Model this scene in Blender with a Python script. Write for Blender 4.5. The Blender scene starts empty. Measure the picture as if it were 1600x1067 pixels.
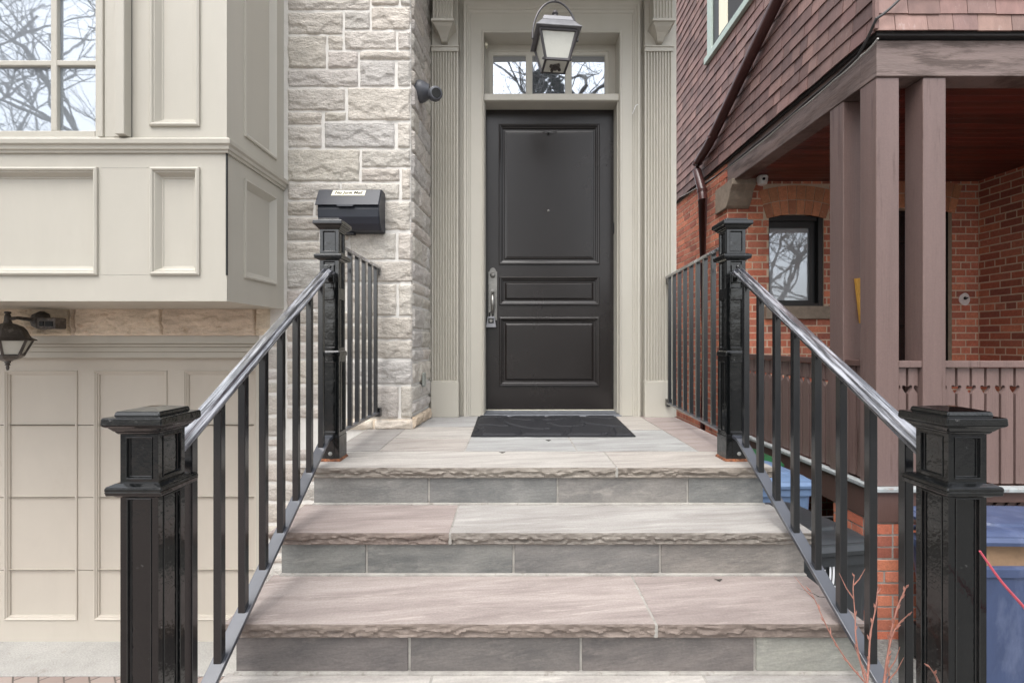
import bpy, bmesh, math, random
from mathutils import Vector, Matrix, noise
random.seed(7)
S = bpy.context.scene
C = S.collection
R = math.radians

# ------------------------------------------------------------------ camera, sky, sun, exposure
FPX = 740.0                       # focal length in photograph pixels (1600 wide)
cam_d = bpy.data.cameras.new('camera'); cam = bpy.data.objects.new('camera', cam_d); C.objects.link(cam)
cam_d.sensor_width = 36; cam_d.lens = 36*FPX/1600; cam_d.clip_start = 0.05; cam_d.clip_end = 500
cam.location = (0, 0, 0); cam.rotation_euler = (R(90), 0, 0)
S.camera = cam
W = bpy.data.worlds.new('World'); S.world = W; W.use_nodes = True
nt = W.node_tree; bg = nt.nodes['Background']
sky = nt.nodes.new('ShaderNodeTexSky'); sky.sky_type = 'NISHITA'; sky.sun_disc = False
SUN_EL, SUN_AZ = 60, 203          # azimuth clockwise from +Y
sky.sun_elevation = R(SUN_EL); sky.sun_rotation = R(SUN_AZ)
sky.air_density = 1.0; sky.dust_density = 4.0; sky.ozone_density = 1.0
hs = nt.nodes.new('ShaderNodeHueSaturation'); hs.inputs['Saturation'].default_value = 0.25
nt.links.new(sky.outputs[0], hs.inputs['Color']); nt.links.new(hs.outputs[0], bg.inputs[0])
bg.inputs[1].default_value = 0.15
sd = bpy.data.lights.new('sun', 'SUN'); so = bpy.data.objects.new('sun', sd); C.objects.link(so)
sd.energy = 0.55; sd.angle = R(45); sd.color = (1.0, 0.985, 0.965)
dv = Vector((math.sin(R(SUN_AZ))*math.cos(R(SUN_EL)), math.cos(R(SUN_AZ))*math.cos(R(SUN_EL)), math.sin(R(SUN_EL))))
so.rotation_euler = (-dv).to_track_quat('-Z', 'Y').to_euler(); so.location = dv*20
S.view_settings.view_transform = 'Standard'; S.view_settings.look = 'None'
S.view_settings.exposure = 1.43; S.view_settings.gamma = 1.0
S.cycles.max_bounces = 8; S.cycles.diffuse_bounces = 5

GZ = -1.87                        # ground, measured from the eye
def P(px, py, d):                 # pixel of the photograph at depth d -> world (used to take measurements)
    return Vector(((px-800)*d/FPX, d, (533-py)*d/FPX))
def XX(px, d): return (px-800)*d/FPX
def ZZ(py, d): return (533-py)*d/FPX

# ------------------------------------------------------------------ materials
MATS = {}
def lin(c):
    return tuple(((x/255)/12.92 if x/255 <= .04045 else ((x/255+.055)/1.055)**2.4) for x in c)
def mat(name, col, rough=.6, metal=0., var=None, bump=None, tint=False, spec=.5, coat=0., stretch=None, col2=None, bump2=None, spots=None, rot=None, soft=.08, grain=None):
    if name in MATS: return MATS[name]
    m = bpy.data.materials.new(name); m.use_nodes = True; n = m.node_tree; L = n.links
    b = n.nodes['Principled BSDF']
    b.inputs['Roughness'].default_value = rough; b.inputs['Metallic'].default_value = metal
    b.inputs['Specular IOR Level'].default_value = spec; b.inputs['Coat Weight'].default_value = coat
    b.inputs['Coat Roughness'].default_value = .08
    tc = n.nodes.new('ShaderNodeTexCoord'); mp = n.nodes.new('ShaderNodeMapping')
    if rot:
        m0 = n.nodes.new('ShaderNodeMapping'); m0.inputs['Rotation'].default_value = rot; L.new(tc.outputs['Object'], m0.inputs['Vector']); L.new(m0.outputs[0], mp.inputs['Vector'])
    else: L.new(tc.outputs['Object'], mp.inputs['Vector'])
    if stretch: mp.inputs['Scale'].default_value = stretch
    colsock = None
    rgb = n.nodes.new('ShaderNodeRGB'); rgb.outputs[0].default_value = (*col, 1); colsock = rgb.outputs[0]
    if var:
        tx = n.nodes.new('ShaderNodeTexNoise'); tx.inputs['Scale'].default_value = var[0]; tx.inputs['Detail'].default_value = 8
        tx.inputs['Roughness'].default_value = .62; tx.inputs['Distortion'].default_value = .4
        L.new(mp.outputs[0], tx.inputs['Vector'])
        cr = n.nodes.new('ShaderNodeMapRange'); cr.inputs['From Min'].default_value = .32; cr.inputs['From Max'].default_value = .68
        cr.clamp = True
        L.new(tx.outputs['Fac'], cr.inputs['Value'])
        mx = n.nodes.new('ShaderNodeMix'); mx.data_type = 'RGBA'
        c2 = col2 if col2 else tuple(x*(1-var[1]) for x in col)
        mx.inputs[6].default_value = (*col, 1); mx.inputs[7].default_value = (*c2, 1)
        L.new(cr.outputs[0], mx.inputs[0]); colsock = mx.outputs[2]
    if spots:      # (scale, threshold, colour, amount)
        tx = n.nodes.new('ShaderNodeTexNoise'); tx.inputs['Scale'].default_value = spots[0]; tx.inputs['Detail'].default_value = 10
        tx.inputs['Roughness'].default_value = .7
        L.new(mp.outputs[0], tx.inputs['Vector'])
        cr = n.nodes.new('ShaderNodeMapRange'); cr.inputs['From Min'].default_value = spots[1]; cr.inputs['From Max'].default_value = spots[1]+soft
        cr.inputs['To Max'].default_value = spots[3]
        L.new(tx.outputs['Fac'], cr.inputs['Value'])
        mx = n.nodes.new('ShaderNodeMix'); mx.data_type = 'RGBA'; mx.inputs[7].default_value = (*spots[2], 1)
        L.new(cr.outputs[0], mx.inputs[0]); L.new(colsock, mx.inputs[6]); colsock = mx.outputs[2]
    if grain:
        gx = n.nodes.new('ShaderNodeTexNoise'); gx.inputs['Scale'].default_value = grain[0]; gx.inputs['Detail'].default_value = 3
        L.new(tc.outputs['Object'], gx.inputs['Vector'])
        gr_ = n.nodes.new('ShaderNodeMapRange'); gr_.inputs['From Min'].default_value = .3; gr_.inputs['From Max'].default_value = .7
        gr_.inputs['To Min'].default_value = 1-grain[1]; gr_.inputs['To Max'].default_value = 1+grain[1]; L.new(gx.outputs['Fac'], gr_.inputs['Value'])
        vm = n.nodes.new('ShaderNodeVectorMath'); vm.operation = 'SCALE'; L.new(colsock, vm.inputs[0]); L.new(gr_.outputs[0], vm.inputs['Scale']); colsock = vm.outputs[0]
    if tint:
        at = n.nodes.new('ShaderNodeAttribute'); at.attribute_name = 'tint'
        mx = n.nodes.new('ShaderNodeMix'); mx.data_type = 'RGBA'; mx.blend_type = 'MULTIPLY'; mx.inputs[0].default_value = 1
        L.new(colsock, mx.inputs[6]); L.new(at.outputs['Color'], mx.inputs[7]); colsock = mx.outputs[2]
    L.new(colsock, b.inputs['Base Color'])
    prev = None
    for bp in (bump, bump2):
        if not bp: continue
        tx = n.nodes.new('ShaderNodeTexNoise'); tx.inputs['Scale'].default_value = bp[0]; tx.inputs['Detail'].default_value = 6
        L.new(mp.outputs[0], tx.inputs['Vector'])
        bn = n.nodes.new('ShaderNodeBump'); bn.inputs['Strength'].default_value = bp[1]; bn.inputs['Distance'].default_value = bp[2]
        L.new(tx.outputs['Fac'], bn.inputs['Height'])
        if prev: L.new(prev, bn.inputs['Normal'])
        prev = bn.outputs[0]
    if prev: L.new(prev, b.inputs['Normal'])
    MATS[name] = m; return m

def glass_mat(name, back, refl, rough=.02, tintc=(.85,.92,1)):
    m = bpy.data.materials.new(name); m.use_nodes = True; n = m.node_tree; L = n.links
    b = n.nodes['Principled BSDF']; b.inputs['Base Color'].default_value = (*back, 1); b.inputs['Roughness'].default_value = .4
    g = n.nodes.new('ShaderNodeBsdfGlossy'); g.inputs['Color'].default_value = (*tintc, 1); g.inputs['Roughness'].default_value = rough
    tc = n.nodes.new('ShaderNodeTexCoord'); tx = n.nodes.new('ShaderNodeTexNoise'); tx.inputs['Scale'].default_value = 5
    L.new(tc.outputs['Object'], tx.inputs['Vector'])
    bn = n.nodes.new('ShaderNodeBump'); bn.inputs['Strength'].default_value = .10; bn.inputs['Distance'].default_value = .004
    L.new(tx.outputs['Fac'], bn.inputs['Height']); L.new(bn.outputs[0], g.inputs['Normal'])
    mx = n.nodes.new('ShaderNodeMixShader'); mx.inputs[0].default_value = refl
    L.new(b.outputs[0], mx.inputs[1]); L.new(g.outputs[0], mx.inputs[2])
    L.new(mx.outputs[0], n.nodes['Material Output'].inputs['Surface'])
    return m

M = {}
M['beige']   = mat('painted_wood_beige', (.478,.453,.392), .42, var=(3,.08), bump=(45,.05,.001), stretch=(1.4,1.4,.3), spots=(4.0,.60,(.385,.35,.285),.38), soft=.2)
M['garage']  = mat('garage_door_paint', (.525,.480,.412), .5, var=(2.2,.09), bump=(40,.05,.001), stretch=(1,1,.5), spots=(2.6,.58,(.42,.36,.29),.4), soft=.2)
M['door']    = mat('door_paint_black_brown', (.0185,.0152,.0142), .27, var=(3,.25), bump=(20,.05,.002), spec=.55)
M['blkgloss']= mat('thick_black_gloss_paint', (.0036,.0042,.0045), .07, bump=(22,.40,.0065), bump2=(120,.28,.0013), spec=.6, coat=.25, spots=(42,.655,(.22,.22,.21),.6))
M['blksatin']= mat('black_metal_paint', (.0060,.0068,.0085), .20, bump=(90,.15,.0010), spec=.8, coat=.3)
M['barblk']  = mat('black_bar_sky_sheen', (.050,.055,.070), .30, var=(12,.25), bump=(90,.15,.0010), spec=1.0, coat=.6)  # black bar; lifted grey-blue base paints in the sky's reflection
M['rail']    = mat('worn_rail_paint_sky_sheen', (.034,.036,.043), .17, bump=(40,.12,.001), spec=1.0, coat=1.0, spots=(26,.485,(.46,.47,.51),.72), stretch=(2.6,.12,2.6), rot=(R(-31.2),0,0), soft=.12)  # silver streaks: worn paint plus a painted-in sky highlight
M['rust']    = mat('rusted_steel', (.36,.12,.045), .85, var=(45,.8), col2=(.035,.025,.022), bump=(160,.9,.004), spots=(70,.55,(.42,.20,.10),.6))
M['cardboard'] = mat('cardboard', (.30,.19,.11), .85, var=(9,.3))
M['stone']   = mat('limestone', (.62,.585,.535), .88, var=(12,.24), bump=(55,1.0,.009), bump2=(200,.8,.004), tint=True, spots=(24,.56,(.40,.355,.30),.5), stretch=(1,1,1.9), grain=(140,.14))
M['mortar']  = mat('white_mortar', (.74,.72,.68), .9, var=(25,.12), bump=(150,.6,.003))
M['lintel']  = mat('sandstone_tan', (.76,.655,.53), .88, var=(9,.28), bump=(45,.9,.009), bump2=(220,.6,.003), tint=True, spots=(13,.57,(.42,.31,.21),.7), stretch=(.7,1,1.8), grain=(180,.10))
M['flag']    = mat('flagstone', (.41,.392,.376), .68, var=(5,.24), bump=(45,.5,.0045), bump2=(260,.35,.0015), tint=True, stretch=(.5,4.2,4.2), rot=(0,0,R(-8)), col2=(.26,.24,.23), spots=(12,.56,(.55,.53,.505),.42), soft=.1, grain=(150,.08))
M['riser']   = mat('slate_riser', (.25,.243,.226), .70, var=(4.5,.3), bump=(50,.5,.004), tint=True, stretch=(.9,1,2.6), rot=(0,R(8),0), col2=(.125,.126,.123), spots=(9,.54,(.36,.345,.315),.42), soft=.14, grain=(150,.08))
M['grout']   = mat('grout', (.42,.40,.365), .95, var=(14,.35), bump=(140,.6,.003), spots=(20,.57,(.20,.18,.155),.7))
M['concrete']= mat('concrete', (.42,.41,.385), .9, var=(4,.22), bump=(90,.5,.003), spots=(8,.60,(.26,.23,.20),.5), grain=(120,.15))
M['brick']   = mat('red_brick', (.56,.19,.118), .82, var=(30,.26), bump=(140,.7,.003), tint=True, spots=(34,.60,(.70,.50,.42),.4), grain=(110,.12))
M['bmortar'] = mat('brick_mortar', (.70,.56,.42), .95, var=(20,.22), bump=(150,.6,.003))
M['shingle'] = mat('shingle_brown', (.220,.130,.114), .62, var=(14,.28), bump=(90,.5,.003), tint=True, stretch=(1,1,.35), spots=(22,.6,(.31,.24,.225),.5))
M['mauve']   = mat('mauve_wood_paint', (.190,.128,.115), .38, var=(3,.30), bump=(70,.6,.004), stretch=(1.6,1.6,.10), spots=(13,.585,(.060,.032,.026),.6), soft=.09, grain=(90,.06))
M['mauveh']  = mat('mauve_wood_paint_beam', (.235,.175,.158), .6, var=(5,.35), bump=(60,.7,.005), stretch=(.3,.3,1.9), spots=(8,.48,(.065,.043,.034),.8), soft=.12)
M['brownp']  = mat('brown_wood_paint', (.115,.066,.056), .55, var=(3,.25), bump=(80,.4,.002), stretch=(1,1,.2))
M['redceil'] = mat('dark_red_boards', (.15,.026,.018), .34, var=(4,.6), bump=(60,.3,.002), stretch=(.25,3,1), tint=True)
M['pipe']    = mat('brown_downspout', (.075,.030,.028), .32, var=(8,.2), bump=(30,.1,.002))
M['frameblk']= mat('black_window_frame', (.010,.010,.011), .35, bump=(100,.1,.001))
M['sill']    = mat('old_stone_sill', (.33,.27,.21), .85, var=(14,.35), bump=(100,.5,.003), spots=(15,.6,(.14,.12,.10),.5))
M['whitetrim']=mat('pale_trim', (.40,.43,.435), .55, var=(12,.3), bump=(80,.3,.002), spots=(20,.56,(.20,.15,.13),.7))
M['greentrim']=mat('pale_green_trim', (.42,.50,.45), .5, var=(12,.15))
M['glass']   = glass_mat('window_glass', (.20,.225,.25), .30)
M['glass2']  = glass_mat('window_glass_white_blind', (.42,.44,.46), .26)
M['glass3']  = glass_mat('transom_glass', (.09,.10,.115), .52)
M['frost']   = mat('seeded_lantern_glass', (.62,.62,.56), .15, var=(9,.12), bump=(45,.4,.003), spec=.8)
M['lantern'] = mat('grey_lantern_metal', (.105,.10,.105), .40, metal=.3, var=(20,.3), bump=(120,.3,.001))
M['lanterntop']=mat('weathered_lantern_roof', (.26,.26,.275), .42, metal=.3, var=(12,.3), bump=(60,.3,.001))
M['wlant']   = mat('dark_lantern_metal', (.085,.074,.066), .42, metal=.2, var=(40,.4), bump=(160,.6,.002), spots=(20,.52,(.22,.19,.17),.6))
M['nickel']  = mat('aged_nickel', (.30,.29,.27), .33, metal=.85, var=(20,.3), bump=(100,.2,.001))
M['alu']     = mat('grey_threshold', (.17,.18,.20), .45, metal=.3, var=(30,.3), bump=(80,.3,.001))
M['lockgrey']= mat('lockbox_grey', (.22,.22,.235), .45, bump=(140,.3,.001))
M['mailblk'] = mat('mailbox_black', (.017,.021,.032), .42, bump=(90,.06,.0006), spec=.5)
M['label']   = mat('cream_label', (.80,.76,.60), .6)
M['ink']     = mat('black_ink', (.012,.012,.012), .6)
M['camgrey'] = mat('camera_grey', (.085,.09,.105), .45, var=(30,.2))
M['camblk']  = mat('camera_lens_black', (.006,.006,.007), .12)
M['camwhite']= mat('camera_white', (.72,.72,.70), .4)
M['mat']     = mat('rubber_mat', (.011,.0115,.015), .65, bump=(170,.9,.006), spots=(75,.685,(.45,.45,.43),.9), soft=.02)
M['cable']   = mat('grey_cable', (.36,.35,.33), .6)
M['cableblk']= mat('black_cable', (.03,.028,.028), .6)
M['shim']    = mat('yellow_wood', (.62,.33,.06), .6, var=(30,.25))
M['blue']    = mat('blue_bin_plastic', (.060,.085,.17), .42, var=(7,.25), bump=(70,.3,.002), spots=(9,.50,(.19,.22,.33),.45), soft=.25, stretch=(1,1,.4))
M['lblue']   = mat('light_blue_plastic', (.13,.20,.33), .4, var=(8,.25), bump=(50,.2,.002))
M['grey']    = mat('grey_bin_plastic', (.030,.034,.038), .36, var=(8,.3), bump=(80,.3,.002))
M['green']   = mat('green_bin_plastic', (.022,.12,.045), .4, var=(8,.3))
M['white']   = mat('white_mark', (.75,.76,.78), .5)
M['twig']    = mat('red_twig_bark', (.34,.15,.11), .6, var=(60,.35), bump=(200,.4,.001))
M['pinktwig']= mat('pink_cane', (.62,.10,.14), .4, var=(60,.25))
M['bark']    = mat('grey_bark', (.055,.048,.042), .9, var=(10,.3), bump=(40,.6,.01))
M['needles'] = mat('conifer_needles', (.018,.035,.018), .8, var=(6,.4))
M['soil']    = mat('soil_and_gravel', (.24,.235,.22), .95, var=(25,.45), bump=(60,.9,.02), spots=(30,.6,(.40,.39,.37),.7))
M['door2']   = mat('dark_entry_door', (.010,.009,.010), .25)
M['wax']     = mat('candle_ivory', (.60,.57,.48), .5)
M['patch']   = mat('white_plaster_patch', (.86,.80,.77), .9, var=(30,.2), bump=(60,.4,.002))

# brick pavers
def paver_mat():
    m = bpy.data.materials.new('brick_pavers'); m.use_nodes = True; n = m.node_tree; L = n.links; b = n.nodes['Principled BSDF']
    tc = n.nodes.new('ShaderNodeTexCoord'); mp = n.nodes.new('ShaderNodeMapping'); L.new(tc.outputs['Object'], mp.inputs[0])
    mp.inputs['Rotation'].default_value = (0, 0, R(45))
    bt = n.nodes.new('ShaderNodeTexBrick'); bt.inputs['Scale'].default_value = 1; bt.inputs['Brick Width'].default_value = .2
    bt.inputs['Row Height'].default_value = .1; bt.inputs['Mortar Size'].default_value = .004
    bt.inputs['Color1'].default_value = (.34,.28,.25,1); bt.inputs['Color2'].default_value = (.27,.21,.185,1); bt.inputs['Mortar'].default_value = (.12,.10,.085,1)
    L.new(mp.outputs[0], bt.inputs['Vector']); L.new(bt.outputs['Color'], b.inputs['Base Color'])
    bn = n.nodes.new('ShaderNodeBump'); bn.inputs['Strength'].default_value = .8; bn.inputs['Distance'].default_value = .006; bn.invert = True
    L.new(bt.outputs['Fac'], bn.inputs['Height']); L.new(bn.outputs[0], b.inputs['Normal']); b.inputs['Roughness'].default_value = .9
    return m
M['paver'] = paver_mat()

# ------------------------------------------------------------------ mesh builder (world-authored)
WH = (1, 1, 1)
class MB:
    def __init__(s): s.v = []; s.f = []; s.t = []
    def vert(s, p): s.v.append(Vector(p)); return len(s.v)-1
    def face(s, idx, t=WH): s.f.append(tuple(idx)); s.t.append(t)
    def poly(s, pts, t=WH): s.face([s.vert(p) for p in pts], t)
    def box(s, x0, x1, y0, y1, z0, z1, t=WH):
        b = len(s.v)
        for z in (z0, z1):
            for (x, y) in ((x0,y0),(x1,y0),(x1,y1),(x0,y1)): s.v.append(Vector((x,y,z)))
        for q in ((0,3,2,1),(4,5,6,7),(0,1,5,4),(1,2,6,5),(2,3,7,6),(3,0,4,7)): s.face([b+i for i in q], t)
    def hexa(s, lo, hi, t=WH):      # lo, hi: 4 points each, same winding (ccw from above)
        b = len(s.v); s.v += [Vector(p) for p in lo] + [Vector(p) for p in hi]
        for q in ((0,3,2,1),(4,5,6,7),(0,1,5,4),(1,2,6,5),(2,3,7,6),(3,0,4,7)): s.face([b+i for i in q], t)
    def prism(s, pts, vec, t=WH):   # polygon (3D points) extruded by vec
        vec = Vector(vec); n = len(pts); b = len(s.v)
        s.v += [Vector(p) for p in pts] + [Vector(p)+vec for p in pts]
        s.face([b+i for i in range(n)][::-1], t); s.face([b+n+i for i in range(n)], t)
        for i in range(n): j = (i+1) % n; s.face((b+i, b+j, b+n+j, b+n+i), t)
    def sweep(s, pts, prof, up=(0,0,1), t=WH, closed=True, scale=None):
        pts = [Vector(p) for p in pts]; up = Vector(up); n = len(prof); rows = []
        for i, p in enumerate(pts):
            if i == 0: d = pts[1]-p
            elif i == len(pts)-1: d = p-pts[i-1]
            else: d = (pts[i+1]-p).normalized() + (p-pts[i-1]).normalized()
            d.normalize(); sd_ = d.cross(up)
            if sd_.length < 1e-4: sd_ = d.cross(Vector((0,1,0)))
            sd_.normalize(); u = sd_.cross(d); k = scale[i] if scale else 1
            rows.append([s.vert(p + sd_*a*k + u*b*k) for a, b in prof])
        for i in range(len(rows)-1):
            for j in range(n if closed else n-1):
                k = (j+1) % n; s.face((rows[i][j], rows[i][k], rows[i+1][k], rows[i+1][j]), t)
        if closed: s.face(rows[0][::-1], t); s.face(rows[-1], t)
    def tube(s, pts, r, n=8, t=WH, up=(0,0,1)):
        rr = r if isinstance(r, (list, tuple)) else [r]*len(pts)
        s.sweep(pts, [(math.cos(2*math.pi*k/n), math.sin(2*math.pi*k/n)) for k in range(n)], up, t, True, rr)
    def lathe(s, c, prof, n=16, axis='z', t=WH):     # prof: (r, h)
        c = Vector(c); rows = []
        for r, h in prof:
            row = []
            for k in range(n):
                a = 2*math.pi*k/n; x, y = r*math.cos(a), r*math.sin(a)
                o = {'z': (x,y,h), 'y': (x,h,y), 'x': (h,x,y)}[axis]; row.append(s.vert(c+Vector(o)))
            rows.append(row)
        for i in range(len(rows)-1):
            for k in range(n): j = (k+1) % n; s.face((rows[i][k], rows[i][j], rows[i+1][j], rows[i+1][k]), t)
        s.face(rows[0][::-1], t); s.face(rows[-1], t)
    def rings(s, fr, rect, prof, cap=True, t=WH):   # fr(u,v,h)->point ; prof: (inset, height)
        u0, u1, v0, v1 = rect; loops = []
        for ins, h in prof:
            a0, a1, b0, b1 = u0+ins, u1-ins, v0+ins, v1-ins
            loops.append([s.vert(fr(a, b, h)) for a, b in ((a0,b0),(a1,b0),(a1,b1),(a0,b1))])
        for i in range(len(loops)-1):
            for k in range(4): j = (k+1) % 4; s.face((loops[i][k], loops[i][j], loops[i+1][j], loops[i+1][k]), t)
        if cap: s.face(loops[-1], t)
    def sheet(s, fr, rect, holes, h=0, t=WH):       # rectangle minus rectangular holes
        us = sorted({rect[0], rect[1]} | {x for q in holes for x in q[:2] if rect[0] < x < rect[1]})
        vs = sorted({rect[2], rect[3]} | {x for q in holes for x in q[2:] if rect[2] < x < rect[3]})
        idx = {}
        def g(i, j):
            if (i, j) not in idx: idx[(i, j)] = s.vert(fr(us[i], vs[j], h))
            return idx[(i, j)]
        for i in range(len(us)-1):
            for j in range(len(vs)-1):
                cu, cv = (us[i]+us[i+1])/2, (vs[j]+vs[j+1])/2
                if any(q[0] < cu < q[1] and q[2] < cv < q[3] for q in holes): continue
                s.face((g(i,j), g(i+1,j), g(i+1,j+1), g(i,j+1)), t)
    def build(s, name, m, parent=None, bevel=0, smooth=False, seg=2, recalc=True, angle=35):
        me = bpy.data.meshes.new(name); off = parent_loc(parent)
        me.from_pydata([tuple(p-off) for p in s.v], [], s.f)
        at = me.color_attributes.new('tint', 'FLOAT_COLOR', 'CORNER'); k = 0
        data = [0.0]*(4*len(me.loops))
        for pi, pl in enumerate(me.polygons):
            tt = s.t[pi]
            for _ in pl.loop_indices: data[4*k:4*k+4] = [tt[0], tt[1], tt[2], 1]; k += 1
        at.data.foreach_set('color', data)
        if recalc:
            bm = bmesh.new(); bm.from_mesh(me); bmesh.ops.recalc_face_normals(bm, faces=bm.faces); bm.to_mesh(me); bm.free()
        me.materials.append(m); me.update()
        o = bpy.data.objects.new(name, me); C.objects.link(o)
        if parent: o.parent = parent
        if smooth:
            me.shade_smooth() if hasattr(me, 'shade_smooth') else None
            me.set_sharp_from_angle(angle=R(angle))
        if bevel:
            b = o.modifiers.new('edge', 'BEVEL'); b.width = bevel; b.segments = seg; b.limit_method = 'ANGLE'; b.angle_limit = R(40)
            b.use_clamp_overlap = True
        return o
def parent_loc(p):
    v = Vector((0,0,0))
    while p: v += p.location; p = p.parent
    return v
def tag(o, label, cat, group=None, kind=None):
    if label: o['label'] = label
    if cat: o['category'] = cat
    if group: o['group'] = group
    if kind: o['kind'] = kind
    return o
def thing(name, label, cat, loc=(0,0,0), group=None):
    o = bpy.data.objects.new(name, None); C.objects.link(o); o.location = loc; o.empty_display_size = .1
    return tag(o, label, cat, group)
def dup(root, loc, label=None, parent=None):
    r = root.copy(); C.objects.link(r); r.location = loc
    if label: r['label'] = label
    for ch in list(root.children):
        c = ch.copy(); C.objects.link(c); c.parent = r
        for g in list(ch.children):
            d = g.copy(); C.objects.link(d); d.parent = c
    return r
def structure(mb, name, m, **k):
    o = mb.build(name, m, **k); o['kind'] = 'structure'; return o
def tv(base, v): 
    f = 1+random.uniform(-v, v); return tuple(b*f*(1+random.uniform(-v,v)*.18) for b in base)
def fxz(y):  return lambda u, v, h: Vector((u, y-h, v))      # wall facing the camera (-Y)
def fyz(x, s=1): return lambda u, v, h: Vector((x+h*s, u, v))   # wall facing +X (s=1) or -X (s=-1)

# ================================================================== THE SETTING
g = MB(); g.poly([(-80,-80,GZ-.012),(80,-80,GZ-.012),(80,80,GZ-.012),(-80,80,GZ-.012)])
structure(g, 'ground', M['soil'])
g = MB(); g.box(-5, -.86, -6, 2.648, GZ-.01, GZ-.002); structure(g, 'driveway', M['paver'])
g = MB(); g.box(-5, -.84, 2.652, 3.06, GZ-.01, GZ+.003); structure(g, 'garage_apron', M['concrete'], bevel=.004)
g = MB(); g.box(-.85, 1.10, -6, -.6, GZ-.01, GZ+.002); structure(g, 'path', M['concrete'])
g = MB(); g.box(1.6, 8, -20, 1.3, GZ-.01, GZ-.004); structure(g, 'garden_bed', M['soil'])
g = MB(); g.box(-40, 40, -14, -7, GZ-.01, GZ-.003)
structure(g, 'road', mat('asphalt', (.05,.05,.052), .9, var=(10,.3), bump=(100,.5,.004)))

# ================================================================== OUR HOUSE
house = thing('house', 'stone and beige panelled house with a black front door and a garage below its bay', 'house', (0,3.2,GZ))

def rock(u, v, w, h, sd, A):
    m = min(u, w-u, v, h-v)
    e = min(1, max(0, m/.009)); e = e*e*(3-2*e)
    n1 = noise.noise(Vector((u*8+sd, sd*.7, 0))); n2 = noise.noise(Vector((u*30, sd*1.3, 2.))); n3 = noise.noise(Vector((u*75, sd, 5.)))
    L = h*(.36+.42*n1) + .016*n2 + .006*n3
    if n1 < -.28: L = -.01
    k = (v-L)
    if k >= 0: hh = .62 + .25*min(1, k/.006)*max(0, 1-k/max(.02,h)) 
    else: hh = .60 - .42*min(1, -k/.007) + .16*min(1, -k/.05)
    r = noise.fractal(Vector((u*15+sd, v*34, sd)), .8, 2.2, 5)
    rd = 1-abs(noise.noise(Vector((u*13+sd*3, v*42, sd))))*2
    rd2 = 1-abs(noise.noise(Vector((u*34+sd*3, v*80, sd))))*2
    tilt = .25*noise.noise(Vector((u*3, v*4, sd+5)))
    return -.006 + e*(.009 + A*(hh*.62 + tilt + .20*r + .09*rd + .06*rd2))
def rock_block(mb, fr, u0, u1, v0, v1, t, A=.018, res=.0065):
    w, h = u1-u0, v1-v0; nu = max(3, int(w/res)); nv = max(3, int(h/res)); sd = random.uniform(0, 90)
    base = len(mb.v)
    for j in range(nv+1):
        for i in range(nu+1):
            u, v = w*i/nu, h*j/nv
            ju = .0035*noise.noise(Vector((u*25, v*25, sd)))
            mb.v.append(Vector(fr(u0+u+ju, v0+v+.0035*noise.noise(Vector((u*22, v*22, sd+9))), rock(u, v, w, h, sd, A))))
    for j in range(nv):
        for i in range(nu):
            a = base+j*(nu+1)+i; mb.face((a, a+1, a+nu+2, a+nu+1), t)
stones = [(.99,.98,.98),(1.01,.99,.96),(1.03,1.02,1.0),(.96,.95,.95),(1.0,.975,.94),(.98,.985,1.0),(1.05,1.03,1.01)]
def stint(grey=False):
    if grey: return tv((.88,.895,.925), .03)
    return tv(random.choice(stones), .06)
# main stone wall: front face layout measured from the photograph
YW = 2.75
wall = MB(); mort = MB()
XC = -.588
def cb(x): return XX(430+x/2.963, YW)
def cz(y): return ZZ(y/2.963, YW)
blocks = [(58,440,-20,50,0),(445,575,-20,28,0),(580,628,-20,28,0),(445,628,33,140,0),(58,315,58,162,0),(321,440,56,140,0),
 (321,562,145,232,0),(568,628,145,232,0),(58,238,168,318,0),(244,315,168,234,0),(244,385,239,318,0),(391,628,237,279,0),
 (391,555,284,403,1),(566,628,284,403,0),(58,385,323,405,0),(335,628,408,560,0),(58,326,411,514,0),(58,218,519,580,0),(228,330,519,562,0),
 (228,555,567,686,1),(567,628,567,686,0),(58,218,585,686,0),(400,628,691,776,0),(58,392,691,842,0),(400,577,780,842,0),(585,628,780,926,0),
 (58,300,847,926,0),(306,577,847,926,0),(58,180,932,1000,0),(186,400,932,1000,0),(58,300,1005,1066,0),(306,400,1005,1066,0),(406,628,932,1066,0)]
for (a,b,c,d,gr) in blocks: rock_block(wall, fxz(YW), cb(a), cb(b), cz(d), cz(c), stint(gr))
def c6(x): return XX(430+x/2.737, YW)
def d6(y): return ZZ(330+y/2.737, YW)
blk2 = [(50,190,83,125,0),(50,310,130,208,0),(196,315,83,125,0),(320,518,92,207,0),(526,586,92,207,0),(50,200,213,330,0),(206,586,213,303,0),(206,300,310,330,0),
 (50,300,336,420,0),(306,400,310,447,0),(405,520,310,447,0),(528,586,310,447,0),(50,400,426,480,0),(50,220,486,560,0),(226,400,486,548,0),(405,586,452,546,0),
 (50,300,566,630,0),(306,586,552,630,0),(50,200,636,740,0),(206,586,636,740,1),(50,300,746,830,0),(306,400,746,884,0),(405,530,746,884,0),(537,586,746,884,0),(50,300,836,884,0)]
for (a,b,c,d,gr) in blk2: rock_block(wall, fxz(YW), c6(a), c6(b), d6(d), d6(c), stint(gr))
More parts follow.
